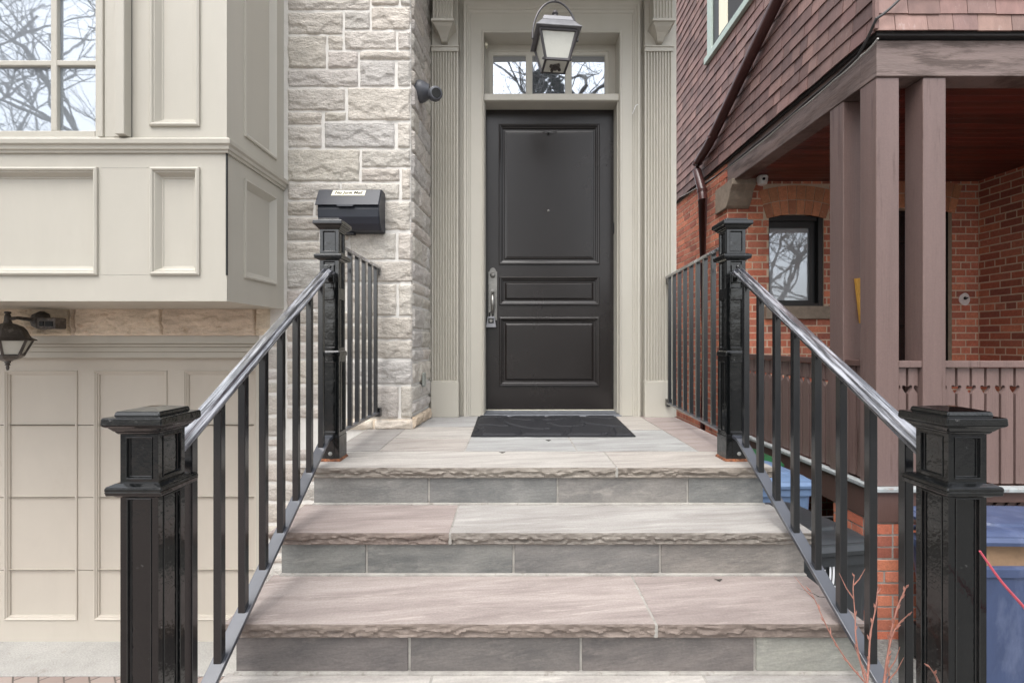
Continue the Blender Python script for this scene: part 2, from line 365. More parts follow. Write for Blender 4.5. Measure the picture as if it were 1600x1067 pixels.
# generated courses: left behind the bay and below the landing, up above the frame
def courses(mb, fr, u0, u1, v0, v1, A=.017, res=.009, tf=None, hmin=.055, hmax=.135, wmin=.16, wmax=.46):
    v = v0
    while v < v1-.03:
        h = min(random.uniform(hmin, hmax), v1-v)
        if v1-v-h < .04: h = v1-v
        u = u0
        while u < u1-.02:
            w = min(random.uniform(wmin, wmax), u1-u)
            if u1-u-w < .07: w = u1-u
            rock_block(mb, fr, u+.004, u+w-.004, v+.004, v+h-.004, (tf or stint)(), A, res); u += w
        v += h
courses(wall, fxz(YW), -1.468, cb(56), -.62+.004, .027, res=.013)
courses(wall, fxz(YW), -1.468, -.60, GZ, -.62, res=.014)
courses(wall, fxz(YW), -1.32, XC, ZZ(-7, YW)+.004, 2.75, res=.016)
# return of the stone wall beside the door surround
def fret(u, v, h):   # u = depth
    k = (u-2.75)/(3.165-2.75); x = XC+.003 + k*.03
    return Vector((x+h, u, v))
courses(wall, fret, 2.756, 3.17, -.43, 2.7, A=.019, res=.009, wmin=.12, wmax=.32, hmin=.07, hmax=.15)
wall.build('stone_wall', M['stone'], house, recalc=False, smooth=True, angle=70)
mort.box(-1.468, XC, YW, 3.2, GZ, 2.75); mort.box(-3.6, -1.40, YW+.02, 3.2, .032, 2.75)
mort.prism([(XC,2.752,GZ),(XC+.03,3.165,GZ),(XC+.03,3.22,GZ),(XC-.1,3.22,GZ)], (0,0,2.75-GZ))
mort.build('mortar_joints', M['mortar'], house)
# tan base course at the landing
bc = MB()
for a, b in ((-.99,-.80),(-.795,-.575)): rock_block(bc, fxz(YW-.012), a, b, -.508, -.45, tv((1.05,1.1,1.15),.05), .018, .008)
def fret2(u, v, h): p = fret(u, v, h); p.x += .012; return p
rock_block(bc, fret2, 2.745, 2.95, -.508, -.44, tv((.95,.9,.85),.05), .02, .008); rock_block(bc, fret2, 2.955, 3.15, -.508, -.44, tv((.9,.85,.8),.05), .02, .008)
bc.box(-1.0, XC, YW-.012, YW+.01, -.508, -.449)
bc.build('base_course', M['lintel'], house, recalc=False, smooth=True, angle=70)
# stone band over the garage door
lt = MB(); cuts = [-3.6,-3.1,-2.56,XX(118,YW),XX(255,YW),XX(400,YW),-1.40]
for i in range(len(cuts)-1):
    rock_block(lt, fxz(YW), cuts[i]+.002, cuts[i+1]-.002, .034, .20, tv((1.0,.98,.95), .09), .036, .007)
rock_block(lt, fxz(YW), -3.6, -1.9, .20, .235, (.9,.85,.8), .02, .012); rock_block(lt, fxz(YW), -1.9, -1.40, .20, .235, (.9,.85,.8), .02, .012)
lt.build('garage_lintel', M['lintel'], house, recalc=False, smooth=True, angle=70)
# garage trim
gt = MB(); XJ = -1.468
gt.box(-3.6, XJ, 2.79, 3.0, -.012, .033)                       # soffit board
gt.box(-3.6, XJ-.045, 2.83, 3.0, -.032, -.0125); gt.box(-3.6, XJ-.05, 2.86, 3.0, -.062, -.0325); gt.box(-3.6, XJ-.055, 2.88, 3.0, -.10, -.0625)
gt.box(XJ-.045, XJ, 2.80, 3.0, GZ, -.0125); gt.box(XJ-.075, XJ-.0455, 2.85, 3.0, GZ, -.10)
gt.build('garage_trim', M['beige'], house, bevel=.003)
# garage door
gd = MB(); YG = 2.95; pt = ZZ(581, YG); pb = ZZ(965, YG); zt, zb = -.10, ZZ(1003, YG)
pit = 140*YG/FPX; pw = 109*YG/FPX; hol = []
x = XX(10, YG)-2*pit
while x < XJ-.1:
    hol.append((x, min(x+pw, XJ-.11), pb, pt)); x += pit
rows = [zb]+[ZZ(y, YG) for y in (890,776.5,663.5)]+[zt]
fr = fxz(YG)
for r in range(4):
    z0, z1 = rows[r]+(.0025 if r else 0), rows[r+1]-.0025
    hh = [(q[0], q[1], max(q[2], z0), min(q[3], z1)) for q in hol if min(q[3],z1) > max(q[2],z0)]
    gd.sheet(fr, (-3.6, XJ-.06, z0, z1), hh, 0)
    for z, s_ in ((z0,-1),(z1,1)):
        gd.poly([(-3.6,YG,z),(XJ-.06,YG,z),(XJ-.06,YG+.03,z),(-3.6,YG+.03,z)])
    for q in hh:
        gd.poly([(q[0],YG+.014,z0 if q[2]<=z0 else q[2]),(q[1],YG+.014,q[2]),(q[1],YG+.014,q[3]),(q[0],YG+.014,q[3])])
for q in hol:
    gd.rings(fr, q, [(-.010,0),(-.010,.006),(-.004,.008),(.002,.002),(.006,.002),(.008,-.004),(.014,-.006),(.016,-.0135)], cap=False)
gd.box(-3.6, XJ-.06, YG+.028, YG+.05, zb, zt)
gd.build('garage_door', M['garage'], house)

# ---- bay
YB = 2.20; XB = -1.325; bz0 = .187
bay = MB(); fb = fxz(YB)
def bx(px): return XX(px, YB)
def bzz(py): return ZZ(py, YB)
panprof = [(-.004,0),(-.004,.010),(.004,.014),(.010,.012),(.014,.004),(.018,.004),(.034,-.020),(.038,-.020),(.042,-.024)]
lowp = [(bx(237),bx(311.5),bzz(428.5),bzz(263)), (bx(-170),bx(152.5),bzz(428.5),bzz(263))]
upp = [(bx(236.5),bx(311.5),bzz(196.5),2.4)]
bay.sheet(fb, (-3.6, XB, bz0, .90), lowp); bay.sheet(fb, (bx(206), XB, .90, 2.75), upp)
for q in lowp+upp: bay.rings(fb, q, panprof)
bay.poly([(-3.6,YB,bz0),(XB,YB,bz0),(XB,YW+.03,bz0),(-3.6,YW+.03,bz0)])        # underside
fs = fyz(XB, 1)
sp = [(2.342,2.650,.318,.800),(2.342,2.650,1.018,2.4)]
bay.sheet(fs, (YB, YW+.03, bz0, 2.75), sp)
for q in sp: bay.rings(fs, q, [(-.004,0),(-.004,.010),(.004,.012),(.012,.004),(.030,-.012),(.034,-.016)])
bay.poly([(-3.6,YB,2.75),(XB,YB,2.75),(XB,YW+.03,2.75),(-3.6,YW+.03,2.75)])
bay.poly([(-3.6,YB,bz0),(-3.6,YW,bz0),(-3.6,YW,2.75),(-3.6,YB,2.75)])
bayo = bay.build('bay_window', M['beige'], house)
for z_ in (bzz(262), bzz(428.8)):
    m_ = MB(); m_.box(bx(157), bx(232), YB-.0006, YB+.002, z_-.0008, z_+.0008); m_.build('cladding_seam', M['grout'], bayo)
m_ = MB(); m_.box(bx(204.6), bx(206.6), YB-.002, YB+.001, .942, 2.74); m_.build('casing_gap', M['cableblk'], bayo)
cor = MB(); cor.box(XB-.003, XB+.0035, YB-.0035, YB+.004, bz0+.12, .872)
cor.build('corner_gap', M['ink'], bayo)
led = MB()
lp = [(0,.872),(.010,.872),(.012,.882),(.020,.886),(.022,.900),(.032,.908),(.034,.926),(.026,.932),(.018,.938),(0,.940)]
loops = []
for p in ((-3.6, YB, 0,-1), (XB, YB, 1,-1), (XB, YW-.005, 1, 0)):
    loops.append([led.vert((p[0]+p[2]*h, p[1]+p[3]*h, z)) for h, z in lp])
for i in range(2):
    for j in range(len(lp)-1): led.face((loops[i][j], loops[i+1][j], loops[i+1][j+1], loops[i][j+1]))
led.face(loops[2]); led.face(loops[0][::-1])
led.build('ledge_moulding', M['beige'], bayo, smooth=True, angle=25)
win = MB(); zs = .940
# casing steps
win.box(bx(192), bx(206), YB-.045, YB+.05, zs+.003, 2.75); win.box(bx(183), bx(192), YB-.020, YB+.05, zs+.001, 2.75)
win.box(bx(166), bx(183), YB-.012, YB+.05, zs+.001, 2.75); win.box(bx(158), bx(166), YB-.020, YB+.05, zs+.001, 2.75)
win.box(bx(154), bx(158), YB+.0, YB+.05, zs+.001, 2.75)
ys = YB+.022
win.box(bx(142), bx(154), ys, ys+.04, zs+.004, 2.75)
win.box(-3.6, bx(142), ys, ys+.04, zs+.004, bzz(200.5))
win.box(-3.6, bx(154), ys-.012, ys-.0005, zs+.001, zs+.016)
for px in (-72, 75.3): win.box(bx(px-5), bx(px+5), ys+.004, ys+.03, bzz(200.5), 2.75)
for px in (-145,): win.box(bx(px-9), bx(px+9), ys, ys+.04, bzz(200.5), 2.75)
for pz in (92.5, -19, -130): win.box(-3.6, bx(142), ys+.006, ys+.028, bzz(pz)-.013, bzz(pz)+.013)
wo = win.build('window', M['beige'], bayo, bevel=.004)
pn = MB(); pn.poly([(-3.6,ys+.022,zs),(bx(148),ys+.022,zs),(bx(148),ys+.022,2.75),(-3.6,ys+.022,2.75)])
pno = pn.build('pane', M['glass'], house)
# ---- entrance
YP, YF, YD = 3.165, 3.225, 3.345
XL, XR = -.190, .728           # clear opening
zTop = ZZ(54.8, 3.23)          # top of the opening
surround = MB()
surround.box(-.56, XL, YF, YD+.1, -.505, 2.75); surround.box(XR, 1.103, YF, YD+.1, -.505, 2.75); surround.box(XL, XR, YF, YD+.1, zTop, 2.75)
surround.box(1.075, 1.1035, YP+.012, YF, -.505, 2.45)          # right end board
surround.box(-.56, -.541, YP+.012, YF, -.505, 2.45)
surround.build('door_surround', M['beige'], house, bevel=.002)
cas = MB(); cp = [(0,0),(0,.022),(.004,.026),(.010,.024),(.014,.014),(.019,.013),(.088,.013),(.092,.020),(.100,.022),(.104,.030),(.112,.030),(.118,.040),(.134,.042),(.137,.036),(.137,0)]
rows_ = []
for kx, kz in ((XL,0),(XL,1),(XR,1),(XR,0)):
    rows_.append([cas.vert(((kx-o) if kx == XL else (kx+o), YF-h, (zTop+o*1.5) if kz else -.505)) for o, h in cp])
for i in range(3):
    for j in range(len(cp)-1): cas.face((rows_[i][j], rows_[i+1][j], rows_[i+1][j+1], rows_[i][j+1]))
cas.build('door_casing', M['beige'], house, smooth=True, angle=20)
# jamb lining (inner frame at the door), transom bar, transom window frame
zbt, zbb = ZZ(147.5, 3.24), ZZ(159.4, 3.24)
jb = MB(); jb.box(XL, XR, YF+.004, YD+.06, zbb, zbt); jb.box(XL, XR, YF-.004, YF+.004, zbb+.004, zbt-.004)
zdt = ZZ(171, YD)
jb.box(XL, XL+.006, YF+.01, YD+.02, -.49, zbb); jb.box(XR-.010, XR, YF+.01, YD+.02, -.49, zbb); jb.box(XL, XR, YD-.02, YD+.06, zdt+.003, zbb-.001)
jb.build('door_frame', M['beige'], house, bevel=.002)
tw = MB(); yt = 3.335; tx = lambda p: XX(p, yt); tzf = lambda p: ZZ(p, yt)
gl = [(tx(769.5),tx(822.6)),(tx(831),tx(884)),(tx(892.6),tx(946))]; gz0, gz1 = zbt+.002, tzf(85.5)
holes = [(a,b,gz0-.01,gz1) for a,b in gl]
tw.sheet(fxz(yt), (XL, XR, zbt, zTop), [(a,b,zbt,gz1) for a,b in gl])
tw.rings(fxz(yt), (tx(763),tx(952),zbt-.02,tzf(79)), [(0,0),(0,.006),(.006,.006),(.010,0)], cap=False)
for a, b in gl: tw.rings(fxz(yt), (a,b,zbt-.001,gz1), [(0,0),(.003,-.002),(.006,-.016)], cap=False)
two = tw.build('transom_window', M['beige'], house)
for i, (a, b) in enumerate(gl):
    p = MB(); yy = yt+.012; tl = (-.006, .004, .010)[i]
    p.poly([(a,yy,zbt-.004),(b,yy+tl*.15,zbt-.004),(b,yy+tl*.15,gz1),(a,yy,gz1)]); p.build('pane', M['glass3'], two)
# door slab
dr = MB(); dx0, dx1, dz0, dz1 = XX(759.5,YD), XX(959,YD), ZZ(640,YD), zdt
fd = fxz(YD)
ph = [(XX(780,YD),XX(936,YD),ZZ(412.5,YD),ZZ(195,YD)),(XX(780.8,YD),XX(935.5,YD),ZZ(476,YD),ZZ(432.5,YD)),(XX(780.8,YD),XX(935.5,YD),ZZ(602,YD),ZZ(495.8,YD))]
dr.sheet(fd, (dx0,dx1,dz0,dz1), ph)
for i, q in enumerate(ph):
    pr = [(-.003,0),(-.003,.008),(.003,.012),(.011,.010),(.015,.002),(.022,-.001),(.026,-.010),(.030,-.011),(.036,-.011)]
    pr += [(.050,-.002)] if i else [(.040,-.005),(.050,-.003),(.0505,-.006),(.056,-.005)]
    dr.rings(fd, q, pr)
for a, b in (((dx0,dz0),(dx0,dz1)),((dx1,dz0),(dx1,dz1)),((dx0,dz1),(dx1,dz1)),((dx0,dz0),(dx1,dz0))):
    dr.poly([(a[0],YD,a[1]),(b[0],YD,b[1]),(b[0],YD+.045,b[1]),(a[0],YD+.045,a[1])])
dro = dr.build('front_door', M['door'], house)
hp = MB()
def dX(p): return XX(p, YD)
def dZ(p): return ZZ(p, YD)
x0, x1 = dX(763.2), dX(776.8); zc = dZ(424.5); rr = (x1-x0)/2
out = [(x0,0,dZ(500)),(x1,0,dZ(500)),(x1,0,zc),((x1-.006),0,zc+.002)]
for k in range(1, 12):
    a = math.pi*k/12; out.append(((x0+x1)/2+(rr-.008)*math.cos(a), 0, zc+.002+(rr-.004)*math.sin(a)))
out += [(x0+.006,0,zc+.002),(x0,0,zc)]
hp.prism([(a,YD-.001,c) for a,_,c in out], (0,-.007,0))
xc_ = (x0+x1)/2
hp.lathe((xc_,YD-.008,dZ(430)), [(.017,0),(.019,-.005),(.015,-.009),(.010,-.012),(.009,-.016),(.0,-.016)], 18, 'y')
hp.box(xc_-.0012, xc_+.0012, YD-.0262, YD-.024, dZ(430)-.008, dZ(430)+.004)
hpo = hp.build('handle', M['nickel'], dro, bevel=.0015, smooth=True)
gr = MB(); zz0, zz1 = dZ(494), dZ(456)
pts = [];rad = []
for k in range(13):
    t_ = k/12; pts.append((xc_, YD-.012-.046*max(0, math.sin(math.pi*t_))**.7, zz0+(zz1-zz0)*t_)); rad.append(.0045+.0085*math.sin(math.pi*t_))
gr.tube(pts, rad, 10, up=(0,-1,0)); gr.lathe((xc_,YD-.010,dZ(455.5)), [(.011,0),(.006,-.008),(.006,-.030),(.013,-.034),(.013,-.040),(.0,-.042)], 12, 'y')
gr.build('grip', M['nickel'], hpo, smooth=True)
pk = MB(); pk.lathe((dX(857),YD,dZ(329)), [(.007,0.005),(.007,-.003),(.003,-.005),(0,-.005)], 12, 'y'); pk.build('peephole', M['nickel'], dro)
kn = MB(); kn.lathe((dX(857),YD-.003,dZ(208)), [(.008,0.005),(.008,-.006),(.004,-.010),(0,-.010)], 10, 'y'); kn.tube([(dX(848),YD-.002,dZ(205)),(dX(857),YD-.010,dZ(208)),(dX(870),YD-.002,dZ(205.5))], .0022, 6)
kn.build('wreath_hook', M['frameblk'], dro)
hg = MB(); hg.lathe((dX(960),YD-.012,dZ(366)), [(.007,0),(.009,.004),(.009,.075),(.007,.08)], 12); hg.box(dX(957.5),dX(963),YD-.008,YD+.002,dZ(364),dZ(349)); hg.build('hinge', M['frameblk'], dro, bevel=.001)
th = MB(); th.hexa([(XL-.012,YF-.035,-.505),(XR+.012,YF-.035,-.505),(XR,YD+.03,-.505),(XL,YD+.03,-.505)], [(XL-.012,YF-.02,-.494),(XR+.012,YF-.02,-.494),(XR,YD+.03,-.482),(XL,YD+.03,-.482)])
th.box(XL+.005, XR-.008, YD-.055, YD-.035, -.492, -.4845); th.build('threshold', M['alu'], house, bevel=.002)
sw = MB(); sw.box(dx0,dx1,YD-.006,YD-.0005,dz0-.003,dz0+.003); sw.build('door_sweep', M['label'], house)
# pilasters
def pilaster(x0, x1):
    p = MB(); n = 9; e = .007; w = (x1-x0-2*e)/n; pr = [(x0,YF+.0),(x0,YP)]
    for k in range(n):
        a = x0+e+k*w
        for q in range(7):
            t_ = q/6; pr.append((a+w*.16+w*.66*t_, YP+.0135*math.sin(math.pi*t_)))
    pr += [(x1,YP),(x1,YF)]
    p.prism([(a,b,-.28) for a,b in pr], (0,0,1.952+.28))
    po = p.build('pilaster', M['beige'], house, smooth=True, angle=50)
    b = MB(); b.box(x0-.004,x1+.004,YP-.014,YF,-.505,-.268); b.box(x0+.0,x1-.0,YP-.010,YF,-.268,-.262); b.build('base_block', M['beige'], po, bevel=.004)
    c = MB(); c.box(x0-.003,x1+.003,YP-.006,YF,1.935,1.962); c.box(x0-.007,x1+.007,YP-.012,YF,1.962,1.972); c.box(x0,x1,YP,YF,1.972,2.45)
    cx = (x0+x1)/2
    c.box(cx-.074,cx+.074,YP-.115,YP+.01,2.065,2.082)
    prev = None
    for (hw, dp, z) in ((.068,.105,2.065),(.052,.088,2.045),(.036,.066,2.025),(.024,.044,2.0),(.020,.034,1.986),(.019,.030,1.982)):
        cur = [(cx-hw,YP-dp,z),(cx+hw,YP-dp,z),(cx+hw,YP+.005,z),(cx-hw,YP+.005,z)]
        if prev: c.hexa(cur, prev)
        prev = cur
    cpr = [(cx-.064,YP+.005),(cx-.064,YP-.100)]
    for k in range(6):
        a = cx-.058+k*.0195
        for q in range(6): t_ = q/5; cpr.append((a+.002+.0145*t_, YP-.100+.009*math.sin(math.pi*t_)))
    cpr += [(cx+.064,YP-.100),(cx+.064,YP+.005)]
    c.prism([(a,b_,2.082) for a,b_ in cpr], (0,0,.368))
    c.build('console', M['beige'], po, bevel=.002)
pilaster(XX(674.5,YP), XX(716,YP)); pilaster(XX(1007.5,YP), XX(1051,YP))
pc = MB(); pc.box(-.56, 1.12, 2.55, YF, 2.45, 2.60); pc.box(-.58,1.14,2.525,2.549,2.455,2.62); pc.build('portico_ceiling', M['beige'], house, bevel=.004)
sw2 = MB(); sw2.box(1.06, 1.10, YD+.1, 7.5, GZ, 2.75); sw2.build('side_wall', M['beige'], house)
jp = MB(); jp.box(XC+.030,XC+.046,2.93,2.985,ZZ(603,2.95),ZZ(582,2.95)); jp.build('junction_plate', mat('galvanised',(.34,.36,.33),.5,var=(60,.4)), house, bevel=.003)
db = MB(); db.lathe((XX(760,3.28),3.27,ZZ(72,3.28)), [(.006,.03),(.010,.0),(.012,-.008),(.008,-.014),(0,-.015)], 12, 'y'); db.build('door_sensor', M['label'], house, smooth=True)

# ---- little things on the facade
lb = thing('lockbox', 'small grey key lockbox hanging from the front door handle', 'lockbox', (xc_-.006, YD-.05, dZ(512)))
m_ = MB(); lx = xc_-.010; zt_, zb_ = dZ(494.5), dZ(511.5)
m_.hexa([(lx-.036,YD-.062,zb_),(lx+.036,YD-.062,zb_),(lx+.036,YD-.020,zb_),(lx-.036,YD-.020,zb_)], [(lx-.023,YD-.056,zt_),(lx+.023,YD-.056,zt_),(lx+.023,YD-.024,zt_),(lx-.023,YD-.024,zt_)])
m_.build('body', M['lockgrey'], lb, bevel=.003)
m_ = MB(); m_.box(lx-.019,lx+.019,YD-.0635,YD-.056,zb_+.030,zt_-.012); m_.build('dial_window', M['camblk'], lb, bevel=.002)
m_ = MB(); m_.lathe((lx,YD-.064,(zb_+zt_)/2+.008), [(.010,.004),(.010,-.002),(.0,-.002)], 12, 'y'); m_.build('dial', M['nickel'], lb)
m_ = MB(); m_.tube([(lx-.012,YD-.035,zt_-.005),(lx-.013,YD-.035,zt_+.022),(lx,YD-.034,zt_+.036),(lx+.013,YD-.035,zt_+.022),(lx+.012,YD-.035,zt_-.005)], .004, 8, up=(0,1,0)); m_.build('shackle', M['camblk'], lb, smooth=True)

mt = MB(); ny, nx = 70, 100; y0_, y1_ = 2.50, 3.14
def mx_(v): return (-.216-.010*v, .652+.036*v)
idx = {}
for j in range(ny+1):
    v = j/ny; a, b = mx_(v)
    for i in range(nx+1):
        u = i/nx; X = a+(b-a)*u; Y = y0_+(y1_-y0_)*v
        h = .010 + .0025*noise.noise(Vector((X*3,Y*3,1)))
        e = min(u*(b-a), (1-u)*(b-a), v*.64, (1-v)*.64)
        if e < .014: h = .008
        else:
            q = abs(math.sin(13*(X+.07*math.sin(9*Y)))*math.cos(11*(Y+.06*math.sin(10*X)))); h += .0075*(1 if q > .20 else 0)
        idx[(i,j)] = mt.vert((X, Y, -.505+h))
for j in range(ny):
    for i in range(nx): mt.face((idx[(i,j)], idx[(i+1,j)], idx[(i+1,j+1)], idx[(i,j+1)]))
a0,b0 = mx_(0); a1,b1 = mx_(1)
mt.poly([(a0,y0_,-.504),(b0,y0_,-.504),(b0,y0_,-.497),(a0,y0_,-.497)]); mt.poly([(a0,y0_,-.504),(a1,y1_,-.504),(a1,y1_,-.497),(a0,y0_,-.497)]); mt.poly([(b0,y0_,-.504),(b1,y1_,-.504),(b1,y1_,-.497),(b0,y0_,-.497)])
tag(mt.build('doormat', M['mat'], recalc=False), 'black rubber doormat with a raised pattern lying before the front door', 'doormat')

# mailbox
mb_ = thing('mailbox', 'black metal mailbox with a cream no junk mail sticker on the stone wall', 'mailbox', (-.91, 2.74, .62))
MX0, MX1 = XX(496,2.62), XX(591.5,2.62)
bp = [(2.742,.622),(2.742,.842),(2.68,.846),(2.625,.77),(2.618,.73),(2.622,.69),(2.636,.655),(2.655,.630),(2.665,.622)]
m_ = MB(); m_.prism([(MX0,a,b) for a,b in bp], (MX1-MX0,0,0)); mbody = m_.build('body', M['mailblk'], mb_, bevel=.002)
lidp = [(2.744,.856),(2.672,.856),(2.655,.848),(2.604,.752),(2.610,.750),(2.660,.840),(2.675,.848),(2.744,.848)]
m_ = MB(); m_.prism([(MX0-.008,a,b) for a,b in lidp], (MX1-MX0+.010,0,0))
m_.prism([(XX(525,2.6),2.604,.7525),(XX(552,2.6),2.604,.7525),(XX(551,2.6),2.602,.742),(XX(526,2.6),2.602,.742)], (0,.004,0))
lid = m_.build('lid', M['mailblk'], mb_, bevel=.0015)
m_ = MB()
sidep = [(2.744,.625),(2.744,.853),(2.672,.853),(2.612,.755),(2.612,.72),(2.630,.66),(2.660,.625)]
m_.prism([(MX1+.001,a,b) for a,b in sidep], (.004,0,0)); m_.build('end_panel', M['mailblk'], mb_, bevel=.0015)
m_ = MB(); m_.box(XX(535,2.7),XX(553,2.7),2.69,2.735,.612,.622); m_.build('latch', M['mailblk'], mb_)
# sticker on the sloping lid
sl = Vector((0, 2.604-2.655, .752-.848)).normalized(); nrm = Vector((0, sl.z, -sl.y)).normalized()
if nrm.y > 0: nrm = -nrm
top = Vector((0, 2.655, .848))
def onlid(x, s, h=.0012): p = top + sl*s + nrm*h; return (x, p.y, p.z)
s0, s1 = .003, .043; lxa, lxb = XX(519.5,2.64), XX(571,2.64)
m_ = MB(); m_.prism([onlid(lxa-.006,s1), onlid(lxb-.004,s1), onlid(lxb,s0), onlid(lxa,s0)], nrm*.0008); stk = m_.build('sticker', M['label'], mb_)
def text_mesh(body, size, mtx, m, parent, name='lettering', ext=.0004, shear=0, bold=0):
    cu = bpy.data.curves.new('t', 'FONT'); cu.body = body; cu.size = size; cu.extrude = ext; cu.offset = bold; cu.shear = shear; cu.align_x = 'CENTER'; cu.align_y = 'CENTER'
    to = bpy.data.objects.new('t', cu); C.objects.link(to); bpy.context.view_layer.update()
    me = bpy.data.meshes.new_from_object(to.evaluated_get(bpy.context.evaluated_depsgraph_get())); bpy.data.objects.remove(to)
    me.transform(mtx); me.transform(Matrix.Translation(-parent_loc(parent))); me.materials.clear(); me.materials.append(m)
    o = bpy.data.objects.new(name, me); C.objects.link(o); o.parent = parent; return o
cen = Vector(onlid((lxa+lxb)/2-.003, (s0+s1)/2, .0025)); up_ = -sl
mtx = Matrix.Translation(cen) @ Matrix((( 1,0,0),(0,up_.y,nrm.y),(0,up_.z,nrm.z))).to_4x4()
text_mesh('No Junk Mail', .029, mtx, M['ink'], stk, shear=.15, bold=.0006)

# grey turret camera on the stone return
sc = thing('security_camera', 'grey dome security camera on the stone corner left of the door', 'camera', (-.56, 2.85, 1.53))
cc = P(668, 143, 2.87)
m_ = MB(); m_.lathe((-.570, 2.87, cc.z), [(.064,-.02),(.064,.022),(.058,.040),(.046,.058),(.040,.072)], 20, 'x'); m_.build('mount', M['camgrey'], sc, smooth=True)
hc = P(681, 147, 2.83)
m_ = MB(); m_.tube([hc+Vector((-.025,.035,.012)), hc+Vector((-.008,.01,.004)), hc+Vector((.004,-.020,-.004)), hc+Vector((.006,-.026,-.005))], [.034,.042,.040,.034], 18); m_.build('housing', M['camgrey'], sc, smooth=True, angle=40)
m_ = MB(); m_.tube([hc+Vector((.005,-.020,-.004)), hc+Vector((.007,-.030,-.006))], [.029,.027], 18); m_.build('lens', M['camblk'], sc, smooth=True)

# hanging lantern
LD = 2.66; LC = Vector((XX(869,2.60), LD, 0)); LA = R(5.5)
hl = thing('hanging_lantern', 'large grey metal lantern hanging on a chain before the transom window', 'lantern', (LC.x, LC.y, 1.45))
rot = Matrix.Rotation(LA, 3, 'Z')
def LP(x, y, z): v = rot @ Vector((x, y, 0)); return Vector((LC.x+v.x, LC.y+v.y, z))
zr = ZZ(39, 2.535); wt = .125     # roof rim
zb2 = ZZ(94.5, 2.6); wtop = .100; wbot = .064; ztg = zr-.004; zbg = zb2
def lquad(mb, h0, z0, h1, z1, t=WH):
    mb.hexa([LP(-h0,-h0,z0),LP(h0,-h0,z0),LP(h0,h0,z0),LP(-h0,h0,z0)], [LP(-h1,-h1,z1),LP(h1,-h1,z1),LP(h1,h1,z1),LP(-h1,h1,z1)], t)
m_ = MB(); lquad(m_, wt, zr, wt, zr+.008); lquad(m_, wt-.004, zr+.008, .088, zr+.055); lquad(m_, .088, zr+.055, .076, zr+.085); lquad(m_, .076, zr+.085, .040, zr+.098)
roof = m_.build('roof', M['lanterntop'], hl, bevel=.003)
m_ = MB(); m_.lathe((LC.x,LC.y,zr+.096), [(.046,0),(.046,.006),(.030,.022),(.016,.030),(.012,.040),(.018,.050),(.014,.060),(.006,.070),(.0,.074)], 18); m_.build('finial', M['lantern'], roof, smooth=True)
m_ = MB(); pr = [(-.006,-.006),(.006,-.006),(.006,.006),(-.006,.006)]
for sx in (-1,1):
    for sy in (-1,1): m_.sweep([LP(sx*wtop,sy*wtop,ztg), LP(sx*wbot,sy*wbot,zbg)], pr)
for h, z in ((wtop,ztg-.004),(wbot,zbg+.004)):
    cs = [LP(-h,-h,z),LP(h,-h,z),LP(h,h,z),LP(-h,h,z)]
    for k in range(4): m_.sweep([cs[k], cs[(k+1)%4]], [(-.006,-.005),(.006,-.005),(.006,.007),(-.006,.007)])
m_.build('frame', M['lantern'], hl, bevel=.001)
for k in range(4):
    a = rot @ Matrix.Rotation(k*math.pi/2, 3, 'Z')
    def Q(x, y, z): v = a @ Vector((x, y, 0)); return Vector((LC.x+v.x, LC.y+v.y, z))
    m_ = MB(); i_ = .003; m_.prism([Q(-wbot+i_,-wbot+i_,zbg),Q(wbot-i_,-wbot+i_,zbg),Q(wtop-i_,-wtop+i_,ztg),Q(-wtop+i_,-wtop+i_,ztg)], (Q(0,.003,0)-Q(0,0,0)))
    m_.build('glass_panel', M['frost'], hl)
m_ = MB(); m_.prism([LP(-.058,-.058,zbg+.002),LP(.058,-.058,zbg+.002),LP(.058,.058,zbg+.002),LP(-.058,.058,zbg+.002)], (0,0,.003)); m_.build('bottom_glass', M['frost'], hl)
m_ = MB(); m_.lathe((LC.x,LC.y,zbg-.022), [(0,0),(.006,.002),(.008,.010),(.024,.014),(.026,.020),(.0,.0225)], 14)
for k in range(4):
    a = k*math.pi/2+.6; m_.lathe((LC.x+.030*math.cos(a),LC.y+.030*math.sin(a),zbg-.014), [(.007,0),(.010,.006),(.007,.014)], 8)
m_.build('socket_cluster', M['wlant'], hl, smooth=True)
m_ = MB(); pts = []
for k in range(25):
    a = math.pi*(-.02+1.04*k/24); pts.append(LP(.128*math.cos(a), 0, zr+.01+.205*math.sin(a)))
m_.tube(pts, .0055, 8, up=(0,1,0)); m_.build('hoop', M['lantern'], hl, smooth=True)
m_ = MB(); zc0 = zr+.215; k = 0
while zc0 < 2.44:
    pts = [(LC.x+(.010*math.cos(a) if k%2 else 0), LC.y+(0 if k%2 else .010*math.cos(a)), zc0+.018+.020*math.sin(a)) for a in [2*math.pi*q/10 for q in range(11)]]
    m_.tube(pts, .003, 6, up=(0,1,0) if k%2 else (1,0,0)); zc0 += .032; k += 1
m_.lathe((LC.x,LC.y,2.42),[(.006,0),(.05,.015),(.055,.03)],16)
m_.build('chain', M['lantern'], hl)
for s_ in (-1,1):
    m_ = MB(); m_.lathe(LP(s_*(wbot+.012),-.055,zbg+.012), [(0,-.007),(.006,-.005),(.007,0),(.006,.005),(0,.007)], 10); m_.build('knob', M['lantern'], hl, smooth=True)

